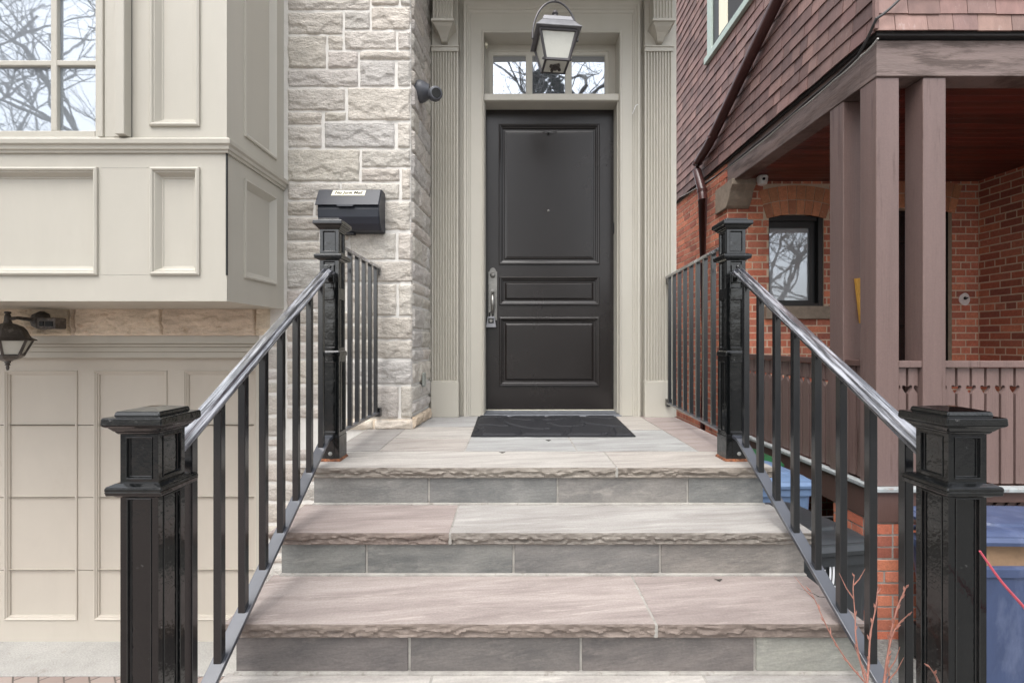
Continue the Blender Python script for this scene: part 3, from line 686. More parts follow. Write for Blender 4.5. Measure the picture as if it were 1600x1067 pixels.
# wall lantern left
WL = 2.56; wl = thing('wall_lantern', 'weathered wall lantern with a motion sensor on the stone band above the garage', 'lantern', (XX(30,WL), 2.72, .1))
c_ = P(12, 545, WL)
zw = lambda p: ZZ(p, WL)
m_ = MB(); pf = [(.120,532),(.117,530.5),(.096,527),(.086,522),(.077,515),(.062,509.5),(.037,506),(.022,504.5)]
m_.lathe((c_.x,c_.y,0), [(r_, zw(y_)) for r_, y_ in pf], 6)
m_.lathe((c_.x,c_.y,zw(506)), [(.020,0),(.015,.02),(.013,.045),(.009,.055),(.015,.060),(.013,.068),(0,.070)], 14)
m_.build('roof', M['wlant'], wl, bevel=.002)
m_ = MB(); h0, h1, za, zb3 = .100, .064, zw(531), zw(554)
def hexp(r_, k, z): a = math.pi*k/3; return Vector((c_.x+r_*math.cos(a), c_.y+r_*math.sin(a), z))
for k in range(6): m_.sweep([hexp(h0,k,za), hexp(h1,k,zb3)], [(-.005,-.005),(.005,-.005),(.005,.005),(-.005,.005)])
m_.lathe((c_.x,c_.y,0), [(.068,zw(553)),(.070,zw(555.5)),(.050,zw(560)),(.024,zw(562.5)),(.018,zw(564))], 6)
m_.lathe((c_.x,c_.y,zw(578.5)), [(0,0),(.005,.003),(.008,.018),(.006,.026),(.013,.031),(.008,.037),(.014,.043),(.012,.052)], 12)
m_.build('frame', M['wlant'], wl, bevel=.001)
for k in range(6):
    m_ = MB(); q_ = [hexp(h1-.003,k,zb3),hexp(h1-.003,k+1,zb3),hexp(h0-.003,k+1,za),hexp(h0-.003,k,za)]
    m_.prism(q_, (Vector((c_.x,c_.y,0))-Vector(((q_[0].x+q_[1].x)/2,(q_[0].y+q_[1].y)/2,0))).normalized()*.003); m_.build('glass_panel', M['frost'], wl)
ap = P(55, 500, 2.68)
m_ = MB(); m_.lathe((ap.x,2.74,ap.z), [(.055,.0),(.055,-.03),(.045,-.050),(.024,-.062),(0,-.066)], 8, 'y'); m_.build('back_plate', M['wlant'], wl, bevel=.003)
m_ = MB(); m_.tube([(ap.x-.0,2.69,ap.z),(ap.x-.06,2.64,ap.z+.012),(c_.x+.03,2.57,ap.z+.006),(c_.x,2.56,ap.z+.002)], [.012,.009,.009,.010], 8); m_.build('arm', M['wlant'], wl, smooth=True)
sp_ = P(73, 505, 2.62)
m_ = MB(); m_.box(sp_.x-.045,sp_.x+.055,2.61,2.68,sp_.z-.030,sp_.z+.032); sbo = m_.build('motion_sensor', M['wlant'], wl, bevel=.006)
m_ = MB(); m_.box(sp_.x-.030,sp_.x-.006,2.607,2.612,sp_.z-.014,sp_.z+.012); m_.box(sp_.x+.004,sp_.x+.044,2.607,2.612,sp_.z-.016,sp_.z+.012); m_.build('sensor_window', M['camblk'], sbo)

# loose white cable tie on the casing
m_ = MB(); m_.tube([P(988,178,3.18),P(991,171,3.16),P(993,165,3.17),P(997,163,3.17)], .0022, 6, up=(0,1,0)); tag(m_.build('cable_tie', M['white']), 'short white cable tie end sticking out of the right door casing', 'cable tie')

# ================================================================== STEPS
TR, RI, D0, Z0 = .27, .152, 1.897, -.505
st = thing('front_steps', 'flagstone front steps with rough stone nosings leading up to the front door', 'steps', (.1, D0, GZ))
def slab(mb, x0, x1, yf, yb, zt, th, t, rough=True):
    nx = max(4, int((x1-x0)/.007)); nyy = max(2, int((yb-yf)/.05)); nz = 9; sd = random.uniform(0, 50); cols = []
    for i in range(nx+1):
        x = x0+(x1-x0)*i/nx; col = []
        for j in range(nyy+1):      # top, back to front
            y = yb+(yf-yb)*j/nyy
            if j == nyy and rough: y += .0022*noise.noise(Vector((x*18, sd, 3)))
            col.append(mb.vert((x, y, zt+.0012*noise.fractal(Vector((x*5, y*8, sd)), 1, 2, 3))))
        if rough:
            br = .50+.38*noise.noise(Vector((x*13, sd, 0)))+.20*noise.noise(Vector((x*41, sd, 1)))
            for k in range(1, nz+1):
                v = k/nz
                if v < br: o = .001 + .003*v
                else: o = .003 - .0085*min(1, (v-br)/.12) + .004*min(1, (v-br)/.5)
                o += .0062*(.2-2*abs(noise.noise(Vector((x*22, v*2.2, sd)))))*min(1, v*2.5) + .003*noise.noise(Vector((x*70, v*5, sd)))
                if k == nz: o = -.006
                col.append(mb.vert((x, yf-o*1.15, zt-th*v)))
        else: col.append(mb.vert((x, yf, zt-th)))
        col.append(mb.vert((x, yb, zt-th))); cols.append(col)
    for i in range(nx):
        a, b = cols[i], cols[i+1]; n = len(a)
        for k in range(n): q = (k+1) % n; mb.face((a[k], b[k], b[q], a[q]), tuple(c*f for c, f in zip(t, (.62,.585,.54))) if rough and nyy <= k < n-2 else t)  # rough front faces: browner split stone, with their shade painted into the tint
    mb.face(cols[0], t); mb.face(cols[-1][::-1], t)
GREY=(1.02,1.02,1.0); PINK=(.92,.82,.79); PALE=(1.20,1.19,1.15); SAND=(1.13,1.10,1.04); COOL=(.98,1.03,1.05)
SX0, SX1 = -.835, 1.035; g_ = .004
treads = {0:[(-.848,.42,PALE),(.42,1.05,SAND)], 1:[(SX0,-.213,PINK),(-.213,SX1+.004,GREY)], 2:[(SX0+.008,.413,(.98,.89,.85)),(.413,SX1-.018,PINK)],
          3:[(SX0+.01,-.23,PALE),(-.23,.55,PALE),(.55,SX1-.02,GREY)]}
rj = {0:[-.336,.184,.71], 1:[-.505,.005,.514], 2:[-.298,.2,.705]}
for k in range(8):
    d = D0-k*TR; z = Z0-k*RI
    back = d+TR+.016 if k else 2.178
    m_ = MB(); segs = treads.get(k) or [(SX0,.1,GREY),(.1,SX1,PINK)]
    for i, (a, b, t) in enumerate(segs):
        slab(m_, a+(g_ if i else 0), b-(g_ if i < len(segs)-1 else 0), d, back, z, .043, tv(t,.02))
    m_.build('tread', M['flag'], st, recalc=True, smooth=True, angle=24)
    m_ = MB()
    for i in range(1, len(segs)): m_.box(segs[i][0]-.006, segs[i][0]+.006, d-.001, back, z-.040, z-.0015)
    # riser below this tread
    yr = d+.016; z0 = z-RI; js = rj.get(k, [-.4,.12,.6]); e0, e1 = (-.800,1.014)
    xs = [e0]+js+[e1]; rv = MB()
    for i in range(len(xs)-1):
        c = random.choice([(1,1,1),(1.12,1.08,1.05),(.9,.92,.93)]) if k != 2 else ((.72,.66,.66) if i < 3 else (1.35,1.38,1.3))
        if k == 1: c = [(1.0,1.02,1.0),(.92,.93,.92),(.9,.88,.88),(1.1,1.03,1.0)][i]
        rv.box(xs[i]+(.004 if i else 0), xs[i+1]-(.004 if i < len(xs)-2 else 0), yr, yr+.03, z0+.006, z-.043, tv(c,.03))
    rv.build('riser', M['riser'], st, bevel=.002)
    m_.box(e0+.001, e1-.001, yr+.005, yr+.034, z0-.02, z-.044)
    m_.box(e0-.004, e1+.004, yr-.010, yr+.01, z0-.03, z0+.007)
    m_.build('mortar_joint', M['grout'], st, bevel=.003)
    core = MB(); core.box(e0-.014, e1+.008, yr+.034, (2.7 if k == 0 else yr+.034+TR), GZ, z-.0435); core.build('core', M['concrete'], st)
# landing flags
lf = MB()
flags = [(-.83,-.62,2.186,2.74,GREY),(-.612,-.222,2.186,2.470,SAND),(-.612,-.222,2.478,2.80,PALE),(-.214,.296,2.186,2.60,COOL),(.304,.856,2.186,2.70,COOL),
         (-.214,.40,2.608,3.2,GREY),(.408,.856,2.708,3.2,SAND),(.864,1.09,2.186,3.24,PINK),(-.612,-.222,2.808,3.2,COOL)]
for (a,b,c,d,t) in flags: slab(lf, a, b, c, d, Z0, .03, tv(t,.03), rough=False)
lf.build('landing_flag', M['flag'], st, smooth=True, angle=45)
m_ = MB(); m_.box(-.838, 1.07, 2.18, 3.3, -1.2, Z0-.0018); m_.build('landing_bed', M['grout'], st)
m_ = MB(); m_.box(-.80, 1.06, 2.2, 3.3, GZ, -1.2); m_.build('landing_core', M['concrete'], st)

for i, (px_, py_, dd_, z_, lab) in enumerate(((785,707,2.13,Z0,'tiny dark leaf scrap on the landing left of the front edge joint'),(1123,906,None,Z0-2*RI,'tiny dark leaf scrap on the pink stone tread'),(857,688,None,Z0,'tiny leaf scrap on the landing just before the doormat'))):
    dd_ = -z_*FPX/(py_-533); X0 = (px_-800)*dd_/FPX; m_ = MB(); pts_ = [(X0+.012*math.cos(a)*(1+.5*math.sin(3*a)), dd_+.006*math.sin(a), z_+.002+.003*math.cos(2*a)) for a in [2*math.pi*k/9 for k in range(9)]]
    m_.prism(pts_, (0,0,.0012)); tag(m_.build('leaf_scrap', M['bark']), lab, 'leaf')

# ================================================================== NEWEL POSTS
def newel(name, label, X, Y, zb, ztop, group, lower):
    r = thing(name, label, 'newel post', (X, Y, zb), group); w = .0415
    bands = zb + lower          # height of the mid band
    def faces(mb, hw, z0, z1, pz, inset=.014, deep=.005):
        # four faces with a recessed panel
        for k in range(4):
            a = Matrix.Rotation(k*math.pi/2, 3, 'Z')
            f = lambda u, v, h: Vector((X,Y,0)) + a @ Vector((u, -hw-h, v))
            mb.sheet(f, (-hw, hw, z0, z1), [(-hw+inset, hw-inset, p0, p1) for p0, p1 in pz])
            for p0, p1 in pz: mb.rings(f, (-hw+inset, hw-inset, p0, p1), [(0,0),(0,.0018),(.002,.0018),(.004,-deep),(.006,-deep)])
    def sq(mb, hw, z0, z1, hw2=None):
        h2 = hw2 or hw
        mb.hexa([(X-hw,Y-hw,z0),(X+hw,Y-hw,z0),(X+hw,Y+hw,z0),(X-hw,Y+hw,z0)], [(X-h2,Y-h2,z1),(X+h2,Y-h2,z1),(X+h2,Y+h2,z1),(X-h2,Y+h2,z1)])
    T = ztop
    m_ = MB(); faces(m_, w-.002, bands, T-.160, [(bands+.022, T-.345), (T-.300, T-.185)] if lower > .3 else [(bands+.022, T-.185)])
    m_.build('shaft', M['blkgloss'], r, bevel=.0016)
    if lower > .1:
        m_ = MB(); faces(m_, w+.001, zb, bands, [(zb+.12, bands-.035)]); m_.build('pedestal', M['blkgloss'], r, bevel=.0016)
        m_ = MB(); sq(m_, w+.005, bands-.012, bands+.004); sq(m_, w+.005, bands+.004, bands+.012, w-.001); m_.build('middle_band', M['blkgloss'], r, bevel=.0025)
        m_ = MB(); sq(m_, w+.0035, zb-.02, zb+.105); m_.build('foot_plate', M['blkgloss'], r, bevel=.002)
        m_ = MB(); sq(m_, w+.011, zb-.02, zb+.003, w+.009); sq(m_, w+.008, zb+.003, zb+.011, w+.0035); m_.build('rusty_footing', M['rust'], r)
    m_ = MB(); sq(m_, w+.015, T-.176, T-.166, w+.017); sq(m_, w+.017, T-.166, T-.158, w+.016); sq(m_, w+.016, T-.158, T-.153, w+.004); sq(m_, w+.002, T-.182, T-.176, w+.010)
    m_.build('collar', M['blkgloss'], r, bevel=.002)
    m_ = MB(); faces(m_, w-.002, T-.155, T-.048, [(T-.145, T-.058)], .012, .005); m_.build('head', M['blkgloss'], r, bevel=.0016)
    m_ = MB(); sq(m_, w+.001, T-.052, T-.046, w+.006); sq(m_, w+.006, T-.046, T-.036, w+.014); sq(m_, w+.016, T-.036, T-.032, w+.021); sq(m_, w+.021, T-.032, T-.016, w+.020); sq(m_, w+.020, T-.016, T-.013, w+.002)
    sq(m_, w+.006, T-.014, T-.005, w+.004); sq(m_, w+.004, T-.005, T+.001, .012); m_.build('cap', M['blkgloss'], r, bevel=.0022)
    return r
PXL, PXR = -.773, .951
gp = 'black panelled newel posts of the front steps'
n1 = newel('newel_post', 'black newel post at the top left of the steps, in front of the mailbox', PXL, 2.042, Z0, .525, gp, .455)
n2 = dup(n1, (PXR-.003, 2.042, Z0), 'black newel post at the top right of the steps, before the brick window')
n3 = newel('newel_post', 'large near black newel post in front of the beige garage door', PXL, 1.022, -1.118, -.140, gp, .06)
n4 = dup(n3, (PXR-.006, 1.022, -1.118), 'large near black newel post in front of the porch and blue bin')

# ================================================================== RAILINGS
def hrz(d): return -.2548+.605*(d-1.109)      # underside of the hand rail
def brz(d): return -.868+.622*(d-1.228)       # underside of the bottom bar
def stair_rail(X, label):
    r = thing('stair_railing', label, 'railing', (X, 1.5, -.6), 'black railings beside the steps')
    pr = [(-.013,0),(.013,0),(.013,.008),(.024,.012),(.027,.018),(.025,.024),(.016,.028),(.012,.034),(-.012,.034),(-.016,.028),(-.025,.024),(-.027,.018),(-.024,.012),(-.013,.008)]
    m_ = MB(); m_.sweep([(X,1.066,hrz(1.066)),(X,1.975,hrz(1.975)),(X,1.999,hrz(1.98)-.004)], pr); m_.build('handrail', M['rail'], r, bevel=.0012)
    m_ = MB(); m_.sweep([(X,1.064,brz(1.064)),(X,1.96,brz(1.96)),(X,2.0,brz(1.97))], [(-.020,0),(.020,0),(.020,.013),(-.020,.013)]); m_.build('bottom_rail', M['barblk'], r, bevel=.0015)
    for i in range(8):
        d = 1.140+.1115*i; b = MB(); h = .0105
        b.hexa([(X-h,d-h,brz(d-h)+.008),(X+h,d-h,brz(d-h)+.008),(X+h,d+h,brz(d+h)+.008),(X-h,d+h,brz(d+h)+.008)], [(X-h,d-h,hrz(d-h)+.004),(X+h,d-h,hrz(d-h)+.004),(X+h,d+h,hrz(d+h)+.004),(X-h,d+h,hrz(d+h)+.004)])
        b.build('baluster', M['blksatin'], r, bevel=.0018)
    m_ = MB(); zz = hrz(1.99)
    m_.box(X-.022,X+.022,1.995,2.004,zz-.030,zz+.045); m_.lathe((X+.004,1.996,zz+.036),[(.008,.002),(.008,-.005),(.004,-.008),(0,-.008)],10,'y')
    m_.build('top_bracket', M['blkgloss'], r, bevel=.002)
    m_ = MB(); m_.box(X-.020,X+.024,1.994,1.998,-.49,-.39); m_.build('bottom_bracket', M['blkgloss'], r, bevel=.002)
    for z in (-.405,-.472):
        m_ = MB(); m_.lathe((X+.008,1.995,z),[(.0085,.002),(.0085,-.003),(.004,-.006),(0,-.006)],12,'y'); m_.lathe((X+.008,1.9885,z),[(.003,0),(.003,-.0006),(0,-.0006)],8,'y')
        m_.build('bolt', mat('bolt_grey',(.35,.35,.33),.5,metal=.4), r, smooth=True)
    return r
r1 = stair_rail(PXL, 'sloping black railing left of the steps, before the garage door and stone wall')
r2 = dup(r1, (PXR-.003, 1.5, -.6), 'sloping black railing right of the steps, before the neighbouring porch')
def land_rail(A, B, nb, label, skip=.07):
    A, B = Vector(A), Vector(B); r = thing('landing_railing', label, 'railing', (A.x, A.y, Z0), 'black railings beside the steps')
    up = Vector((0,0,1)); d = (B-A).normalized()
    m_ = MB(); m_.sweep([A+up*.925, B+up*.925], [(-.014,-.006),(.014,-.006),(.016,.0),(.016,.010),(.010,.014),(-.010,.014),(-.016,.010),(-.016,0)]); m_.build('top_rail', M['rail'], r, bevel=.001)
    m_ = MB(); m_.sweep([A+up*.098, B+up*.098], [(-.013,-.006),(.013,-.006),(.013,.006),(-.013,.006)]); m_.build('bottom_rail', M['barblk'], r, bevel=.0015)
    L_ = (B-A).length
    for i in range(nb):
        c = A + d*(skip + (L_-skip-.05)*i/(nb-1)); h = .0105; s = d.cross(up)
        b = MB(); q = [c-s*h-d*h, c+s*h-d*h, c+s*h+d*h, c-s*h+d*h]
        b.hexa([p+up*.100 for p in q], [p+up*.922 for p in q]); b.build('baluster', M['blksatin'], r, bevel=.0018)
    m_ = MB(); m_.box(B.x-.015,B.x+.02,B.y-.030,B.y+.004,Z0+.075,Z0+.125); m_.build('wall_bracket', M['blksatin'], r, bevel=.002)
    m_ = MB(); m_.box(B.x-.012,B.x+.012,B.y-.030,B.y+.004,Z0+.885,Z0+.925); m_.build('wall_bracket', M['blksatin'], r, bevel=.002)
land_rail((PXL,2.085,Z0), (PXL,2.735,Z0), 6, 'short black landing railing between the top left post and the stone wall')
land_rail((PXR,2.085,Z0), (1.035,3.15,Z0), 9, 'black landing railing between the top right post and the fluted pilaster')

# ================================================================== NEIGHBOURING HOUSE
nh = thing('neighbour_house', 'red brick house with brown shingles and a mauve timber porch on the right', 'house', (3.6, 4.0, GZ))
NX, NF, NB = 2.31, 3.0, 5.08
NR = 5.0
BRT = [(1,1,1),(1.15,1.2,1.2),(.85,.8,.8),(.72,.7,.75),(1.3,1.35,1.25),(1.05,.95,.9)]
def bricks(mb, fr, rect, holes=(), bw=.213, bh=.0757, tf=None, circ=None, header=6, h=.003):
    u0, u1, v0, v1 = rect; j = 0; v = v0
    while v < v1-.004:
        vt = min(v+bh-.012, v1); wbk = bw if (j % header) != header-1 else bw/2
        u = u0 - (wbk/2 if j % 2 else 0) 
        while u < u1:
            a, b = max(u, u0), min(u+wbk-.012, u1)
            if b-a > .012:
                parts = [(a,b)]
                for q in holes:
                    if q[2] < (v+vt)/2 < q[3]:
                        np_ = []
                        for (s_,e_) in parts:
                            if e_ <= q[0] or s_ >= q[1]: np_.append((s_,e_)); continue
                            if q[0]-s_ > .012: np_.append((s_, q[0]))
                            if e_-q[1] > .012: np_.append((q[1], e_))
                        parts = np_
                t = tv(random.choice(BRT), .08)
                if tf: t = tf(t, (a+b)/2, v)
                for (s_,e_) in parts:
                    jz = random.uniform(-.0012,.0012); k = h+random.uniform(-.0012,.0012)
                    c4 = [fr(s_,v+jz,-.01), fr(e_,v+jz,-.01), fr(e_,vt+jz,-.01), fr(s_,vt+jz,-.01)]; d4 = [fr(s_+.001,v+jz+.001,k), fr(e_-.001,v+jz+.001,k), fr(e_-.001,vt+jz-.001,k), fr(s_+.001,vt+jz-.001,k)]
                    mb.hexa(c4, d4, t)
            u += wbk
        v += bh; j += 1
# openings in the front wall
wx0, wx1, wz0, wz1 = XX(1201,NB), XX(1287,NB), ZZ(478,NB), ZZ(335,NB)
ex0, ex1, ez1 = XX(1362,NB), XX(1487,NB), ZZ(325,NB)
bk = MB()
archw = (wx0-.06, wx1+.06, wz1-.035, ZZ(286,NB))
archd = (ex0-.06, ex1+.03, ez1-.02, ZZ(286,NB))
holes = [(wx0,wx1,wz0-.13,wz1),(ex0,ex1,-.93,ez1),archw,archd,(wx0-.05,wx1+.05,ZZ(498,NB),wz0)]
def brf(t, u, v): return t
bricks(bk, fxz(NB), (NX+.006, NR, GZ, 1.72), holes)
bricks(bk, fyz(NX,-1), (NB, 8.2, GZ, 3.4), ())
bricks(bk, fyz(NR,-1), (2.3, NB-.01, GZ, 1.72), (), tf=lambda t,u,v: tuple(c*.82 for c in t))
# segmental arches
def arch(mb, x0, x1, zs_, rise, y):
    cx = (x0+x1)/2; half = (x1-x0)/2; Rr = (half*half+rise*rise)/(2*rise); cz_ = zs_+rise-Rr; th0 = math.asin(half/Rr)
    n = max(5, int(2*th0*Rr/.068))
    for ring in range(2):
        r0 = Rr+.002+ring*.158; r1 = r0+.149
        for k in range(n):
            a0 = -th0*1.06+2*th0*1.06*k/n; a1 = a0+2*th0*1.06/n; g = .004/r0
            q = [(cx+r*math.sin(a), cz_+r*math.cos(a)) for r, a in ((r0,a0+g),(r0,a1-g),(r1,a1-g),(r1,a0+g))]
            mb.hexa([(p[0],y+.01,p[1]) for p in q], [(p[0],y-.007,p[1]) for p in q], tv(random.choice([(1.1,1.5,1.3),(.95,1.2,1.1),(1.25,1.6,1.4)]),.1))
arch(bk, wx0-.005, wx1+.005, wz1-.04, .042, NB); arch(bk, ex0-.005, ex1+.005, ez1-.05, .055, NB)
bko = bk.build('brick_wall', M['brick'], nh, bevel=0)
bm_ = MB(); bm_.sheet(fxz(NB), (NX, NR, GZ, 1.72), [(wx0,wx1,wz0,wz1),(ex0,ex1,-.93,ez1)])
bm_.rings(fxz(NB), (wx0,wx1,wz0,wz1), [(0,0),(0,-.10)], cap=False); bm_.rings(fxz(NB), (ex0,ex1,-.93,ez1), [(0,0),(0,-.12)], cap=False)
bm_.poly([(NX,NB,GZ),(NX,8.2,GZ),(NX,8.2,3.4),(NX,NB,3.4)]); bm_.poly([(NR,2.3,GZ),(NR,NB,GZ),(NR,NB,1.72),(NR,2.3,1.72)])
bm_.build('mortar_joints', M['bmortar'], nh)
# window
wf = MB(); yw = NB+.06
wf.sheet(fxz(yw), (wx0,wx1,wz0,wz1), [(XX(1206,NB),XX(1270,NB),ZZ(468,NB),ZZ(354,NB))])
wf.rings(fxz(yw), (XX(1206,NB),XX(1270,NB),ZZ(468,NB),ZZ(354,NB)), [(0,0),(0,-.03),(.006,-.03)], cap=False)
wf.box(wx0, wx0+.018, yw-.045, yw, wz0, wz1-.02); wf.box(wx1-.05, wx1, yw-.05, yw, wz0, wz1-.02); wf.box(wx0, wx1, yw-.045, yw, wz0, wz0+.035); wf.box(wx0,wx1,yw-.03,yw,wz1-.06,wz1)
wfo = wf.build('window', M['frameblk'], nh, bevel=.003)
p = MB(); p.poly([(XX(1200,NB),yw+.02,ZZ(474,NB)),(XX(1275,NB),yw+.02,ZZ(474,NB)),(XX(1275,NB),yw+.02,ZZ(350,NB)),(XX(1200,NB),yw+.02,ZZ(350,NB))]); p.build('pane', M['glass2'], wfo)
s_ = MB(); s_.box(XX(1194,NB),XX(1297,NB),NB-.045,NB+.05,ZZ(498,NB),wz0-.001); s_.build('window_sill', M['sill'], nh, bevel=.006)
# entrance door of the porch
d_ = MB(); fz = fxz(NB+.10); d_.sheet(fz,(ex0,ex1,-.93,ez1),[(ex0+.14,ex1-.14,.15,1.1)]); d_.rings(fz,(ex0+.14,ex1-.14,.15,1.1),[(0,0),(.0,.008),(.02,.0),(.03,-.012)]); d_.box(ex0,ex0+.06,NB+.04,NB+.10,-.93,ez1); d_.box(ex1-.05,ex1,NB+.04,NB+.10,-.93,ez1); d_.build('entry_door', M['door2'], nh, bevel=.002)
# corbel at the corner
cbm = MB(); cpts = [(4.90,1.69),(5.32,1.69),(5.32,1.42),(5.06,1.42),(5.03,1.44),(4.99,1.50),(4.95,1.58),(4.90,1.63)]
cbm.prism([(NX-.03,a,b) for a,b in cpts], (.25,0,0)); cbm.build('corbel', M['sill'], nh, bevel=.008)
# beams
bmm = MB(); bmm.box(NX, 5.3, NF, NF+.14, 1.675, 1.905); bmm.box(NX-.006, 5.3, NF-.008, NF+.004, 1.675, 1.70);
bmm.box(NX, NX+.14, NF+.14, 5.12, 1.675, 1.925); bmm.box(NX-.006, NX+.004, NF+.005, 5.02, 1.675, 1.70)
bmm.build('porch_beam', M['mauveh'], nh, bevel=.004)
#b2 = MB(); b2.box(NX+.16, 5.0, NF+.16, NF+.19, 1.60, 1.72); b2.box(NX+.14,NX+.17,NF+.14,NB,1.60,1.71); b2.build('inner_beam', M['brownp'], nh, bevel=.003)
# ceiling boards
cl = MB(); y = NF+.14; 
while y < NB:
    cl.box(NX+.14, NR, y, min(y+.082, NB), 1.715, 1.735, tv((1,1,1), .28)); y += .085
cl.build('porch_ceiling', M['redceil'], nh, bevel=.003)
lid_ = MB(); lid_.box(NX+.02, NR+.3, NF+.02, NB, 1.74, 1.78); lid_.build('porch_roof_deck', M['brownp'], nh)
# posts
pwid = .146
for (x, y, lab) in ((NX,NF,None),(XX(1443,NF),NF,None),(NX,NF+.30,None)):
    m_ = MB(); m_.box(x, x+pwid, y+.003, y+.145, -.92, 1.674)
    m_.box(x+.004, x+pwid-.004, y+.007, y+.141, 1.60, 1.676)
    m_.build('porch_post', M['mauve'], nh, bevel=.006)
m_ = MB(); m_.box(4.9, 4.9+pwid, NF+.003, NF+.145, -.92, 1.674); m_.build('porch_post', M['mauve'], nh, bevel=.006)
# picket railing with heart cut outs
def heart_half(cz_, s, side):   # notch outline from the board edge, going up; side +1 notch cuts to +
    return [(0, cz_-.030*s), (.012*s, cz_-.014*s), (.021*s, cz_+.002*s), (.020*s, cz_+.013*s), (.012*s, cz_+.018*s), (.004*s, cz_+.015*s), (0, cz_+.009*s)]
def picket(mb, P0, U, N, w, z0, z1, hz, th=.022, s=1.15):
    L_ = heart_half(hz, s, 1)
    pts = [(0,z0)] + L_ + [(0,z1),(w,z1)] + [(w-a,b) for a,b in reversed(L_)] + [(w,z0)]
    mb.prism([Vector(P0)+Vector(U)*a+Vector((0,0,b)) for a,b in pts], Vector(N)*th)
def picket_row(P0, P1, N, parent, pitch=.095, gap=.017):
    P0, P1 = Vector(P0), Vector(P1); U = (P1-P0).normalized(); L_ = (P1-P0).length; n = max(1, int(round(L_/pitch))); pw_ = L_/n
    for i in range(n):
        m_ = MB(); picket(m_, P0+U*(pw_*i+gap/2), U, N, pw_-gap, -.91, -.170, -.300); m_.build('picket', M['mauve'], parent)
def porch_rail(P0, P1, N, outer, mm):
    m_ = MB(); P0v, P1v = Vector(P0), Vector(P1); Nn = Vector(N)
    a, b = P0v-Nn*.02, P1v-Nn*.02; c, d = P1v+Nn*.06, P0v+Nn*.06
    q = [a,b,c,d]; m_.hexa([p_+Vector((0,0,-.166)) for p_ in q], [p_+Vector((0,0,-.124)) for p_ in q])
    o = m_.build('porch_railing', mm, nh, bevel=.004)
    picket_row(P0v+Nn*.004, P1v+Nn*.004, N, o); return o
porch_rail((XX(1443,NF)+pwid,NF+.03,0), (4.9,NF+.03,0), (0,1,0), True, M['mauve'])
porch_rail((NX+pwid,NF+.03,0), (XX(1443,NF),NF+.03,0), (0,1,0), True, M['mauve'])
porch_rail((NX+.03,NF+.45,0), (NX+.03,NB-.02,0), (1,0,0), True, M['brownp'])
porch_rail((NX+.03,NF+.15,0), (NX+.03,NF+.30,0), (1,0,0), True, M['brownp'])
fl = MB(); fl.box(NX+.02, NR, NF+.02, NB, -.955, -.925); fl.build('porch_floor', M['brownp'], nh)
tr = MB(); tr.box(NX-.03, 5.2, NF-.035, NF+.03, -.948, -.920); tr.box(NX-.03, NX+.03, NF+.03, NB, -.948, -.920); tr.build('floor_edge_trim', M['whitetrim'], nh, bevel=.006)
fa = MB(); fa.box(NX, NX+.62, NF-.01, NF+.03, -1.145, -.9485); fa.box(NX+.62, 5.2, NF+.0, NF+.03, -1.02, -.9485); fa.box(NX-.01, NX+.03, NF+.03, NB, -1.145, -.9485); fa.build('skirt_board', M['brownp'], nh, bevel=.004)
pi = MB(); bricks(pi, fxz(NF), (NX,NX+.27,GZ-.03,-1.147), header=3); bricks(pi, fyz(NX,-1), (NF+.012,NF+.40,GZ-.03,-1.147), header=3); po_ = pi.build('brick_pier', M['brick'], nh)
pm = MB(); pm.box(NX+.001,NX+.27,NF+.001,NF+.40,GZ-.05,-1.1465); pm.build('pier_mortar', M['grout'], po_)
la = MB()
for s_ in (1,-1):
    x = NX+.3-.9
    while x < 5.2:
        x0, z0, z1 = x, GZ, -1.02; x1 = x+(z1-z0)
        if s_ < 0: x0, x1 = x1, x0
        # clip to the left limit
        lim = NX+.64
        def cut(xa, za, xb, zb_):
            if xa >= lim and xb >= lim: return (xa, za, xb, zb_)
            if xa < lim and xb < lim: return None
            t_ = (lim-xa)/(xb-xa); xm, zm = lim, za+(zb_-za)*t_
            return (xm, zm, xb, zb_) if xa < lim else (xa, za, xm, zm)
        c = cut(x0, z0, x1, z1)
        if c:
            y = NF+.05 + (0 if s_ > 0 else .012)
            la.sweep([(c[0],y,c[1]),(c[2],y,c[3])], [(-.016,-.004),(.016,-.004),(.016,.004),(-.016,.004)], up=(0,1,0))
        x += .075
la.build('lattice', M['brownp'], nh)
vd = MB(); vd.box(NX+.05, NR, NF+.35, NF+.38, GZ, -.96); vd.build('porch_void_sheet', mat('painted_porch_dark',(.03,.025,.022),.95), nh)  # near-black sheet that paints in the darkness below the porch floor
# shingles
SHT = [(1,1,1),(1.15,1.12,1.1),(.85,.84,.84),(1.3,1.28,1.26),(.95,.9,.9),(.7,.68,.68)]
def shingles(mb, fr, u0, u1, v0, v1, ex=.105, wmin=.10, wmax=.20, lift=.016, base=(1,1,1), holes=()):
    v = v0; sgn = 1
    while v < v1:
        u = u0; off = random.uniform(0, .1)
        while u < u1:
            w = min(random.uniform(wmin, wmax)-off, u1-u); off = 0
            if w < .02: break
            a, b = u+.0018, u+w-.0018; zl = v+random.uniform(-.003,.003); zt2 = v+ex*1.25
            if any(q[0] < (a+b)/2 < q[1] and q[2] < v+ex/2 < q[3] for q in holes): u += w; continue
            k = lift+random.uniform(-.003,.004)
            t = tuple(x*y for x,y in zip(tv(random.choice(SHT),.10), base))
            mb.hexa([fr(a,zl,k-.010),fr(b,zl,k-.010),fr(b,zt2,-.006),fr(a,zt2,-.006)], [fr(a,zl,k),fr(b,zl,k),fr(b,zt2,.004),fr(a,zt2,.004)], t); u += w
        v += ex
sh = MB(); shingles(sh, fyz(NX-.030,-1), NF-.035, 8.2, 1.935, 5.4, wmin=.09, wmax=.21, holes=[(2.9,5.45,3.27,5.5)] )
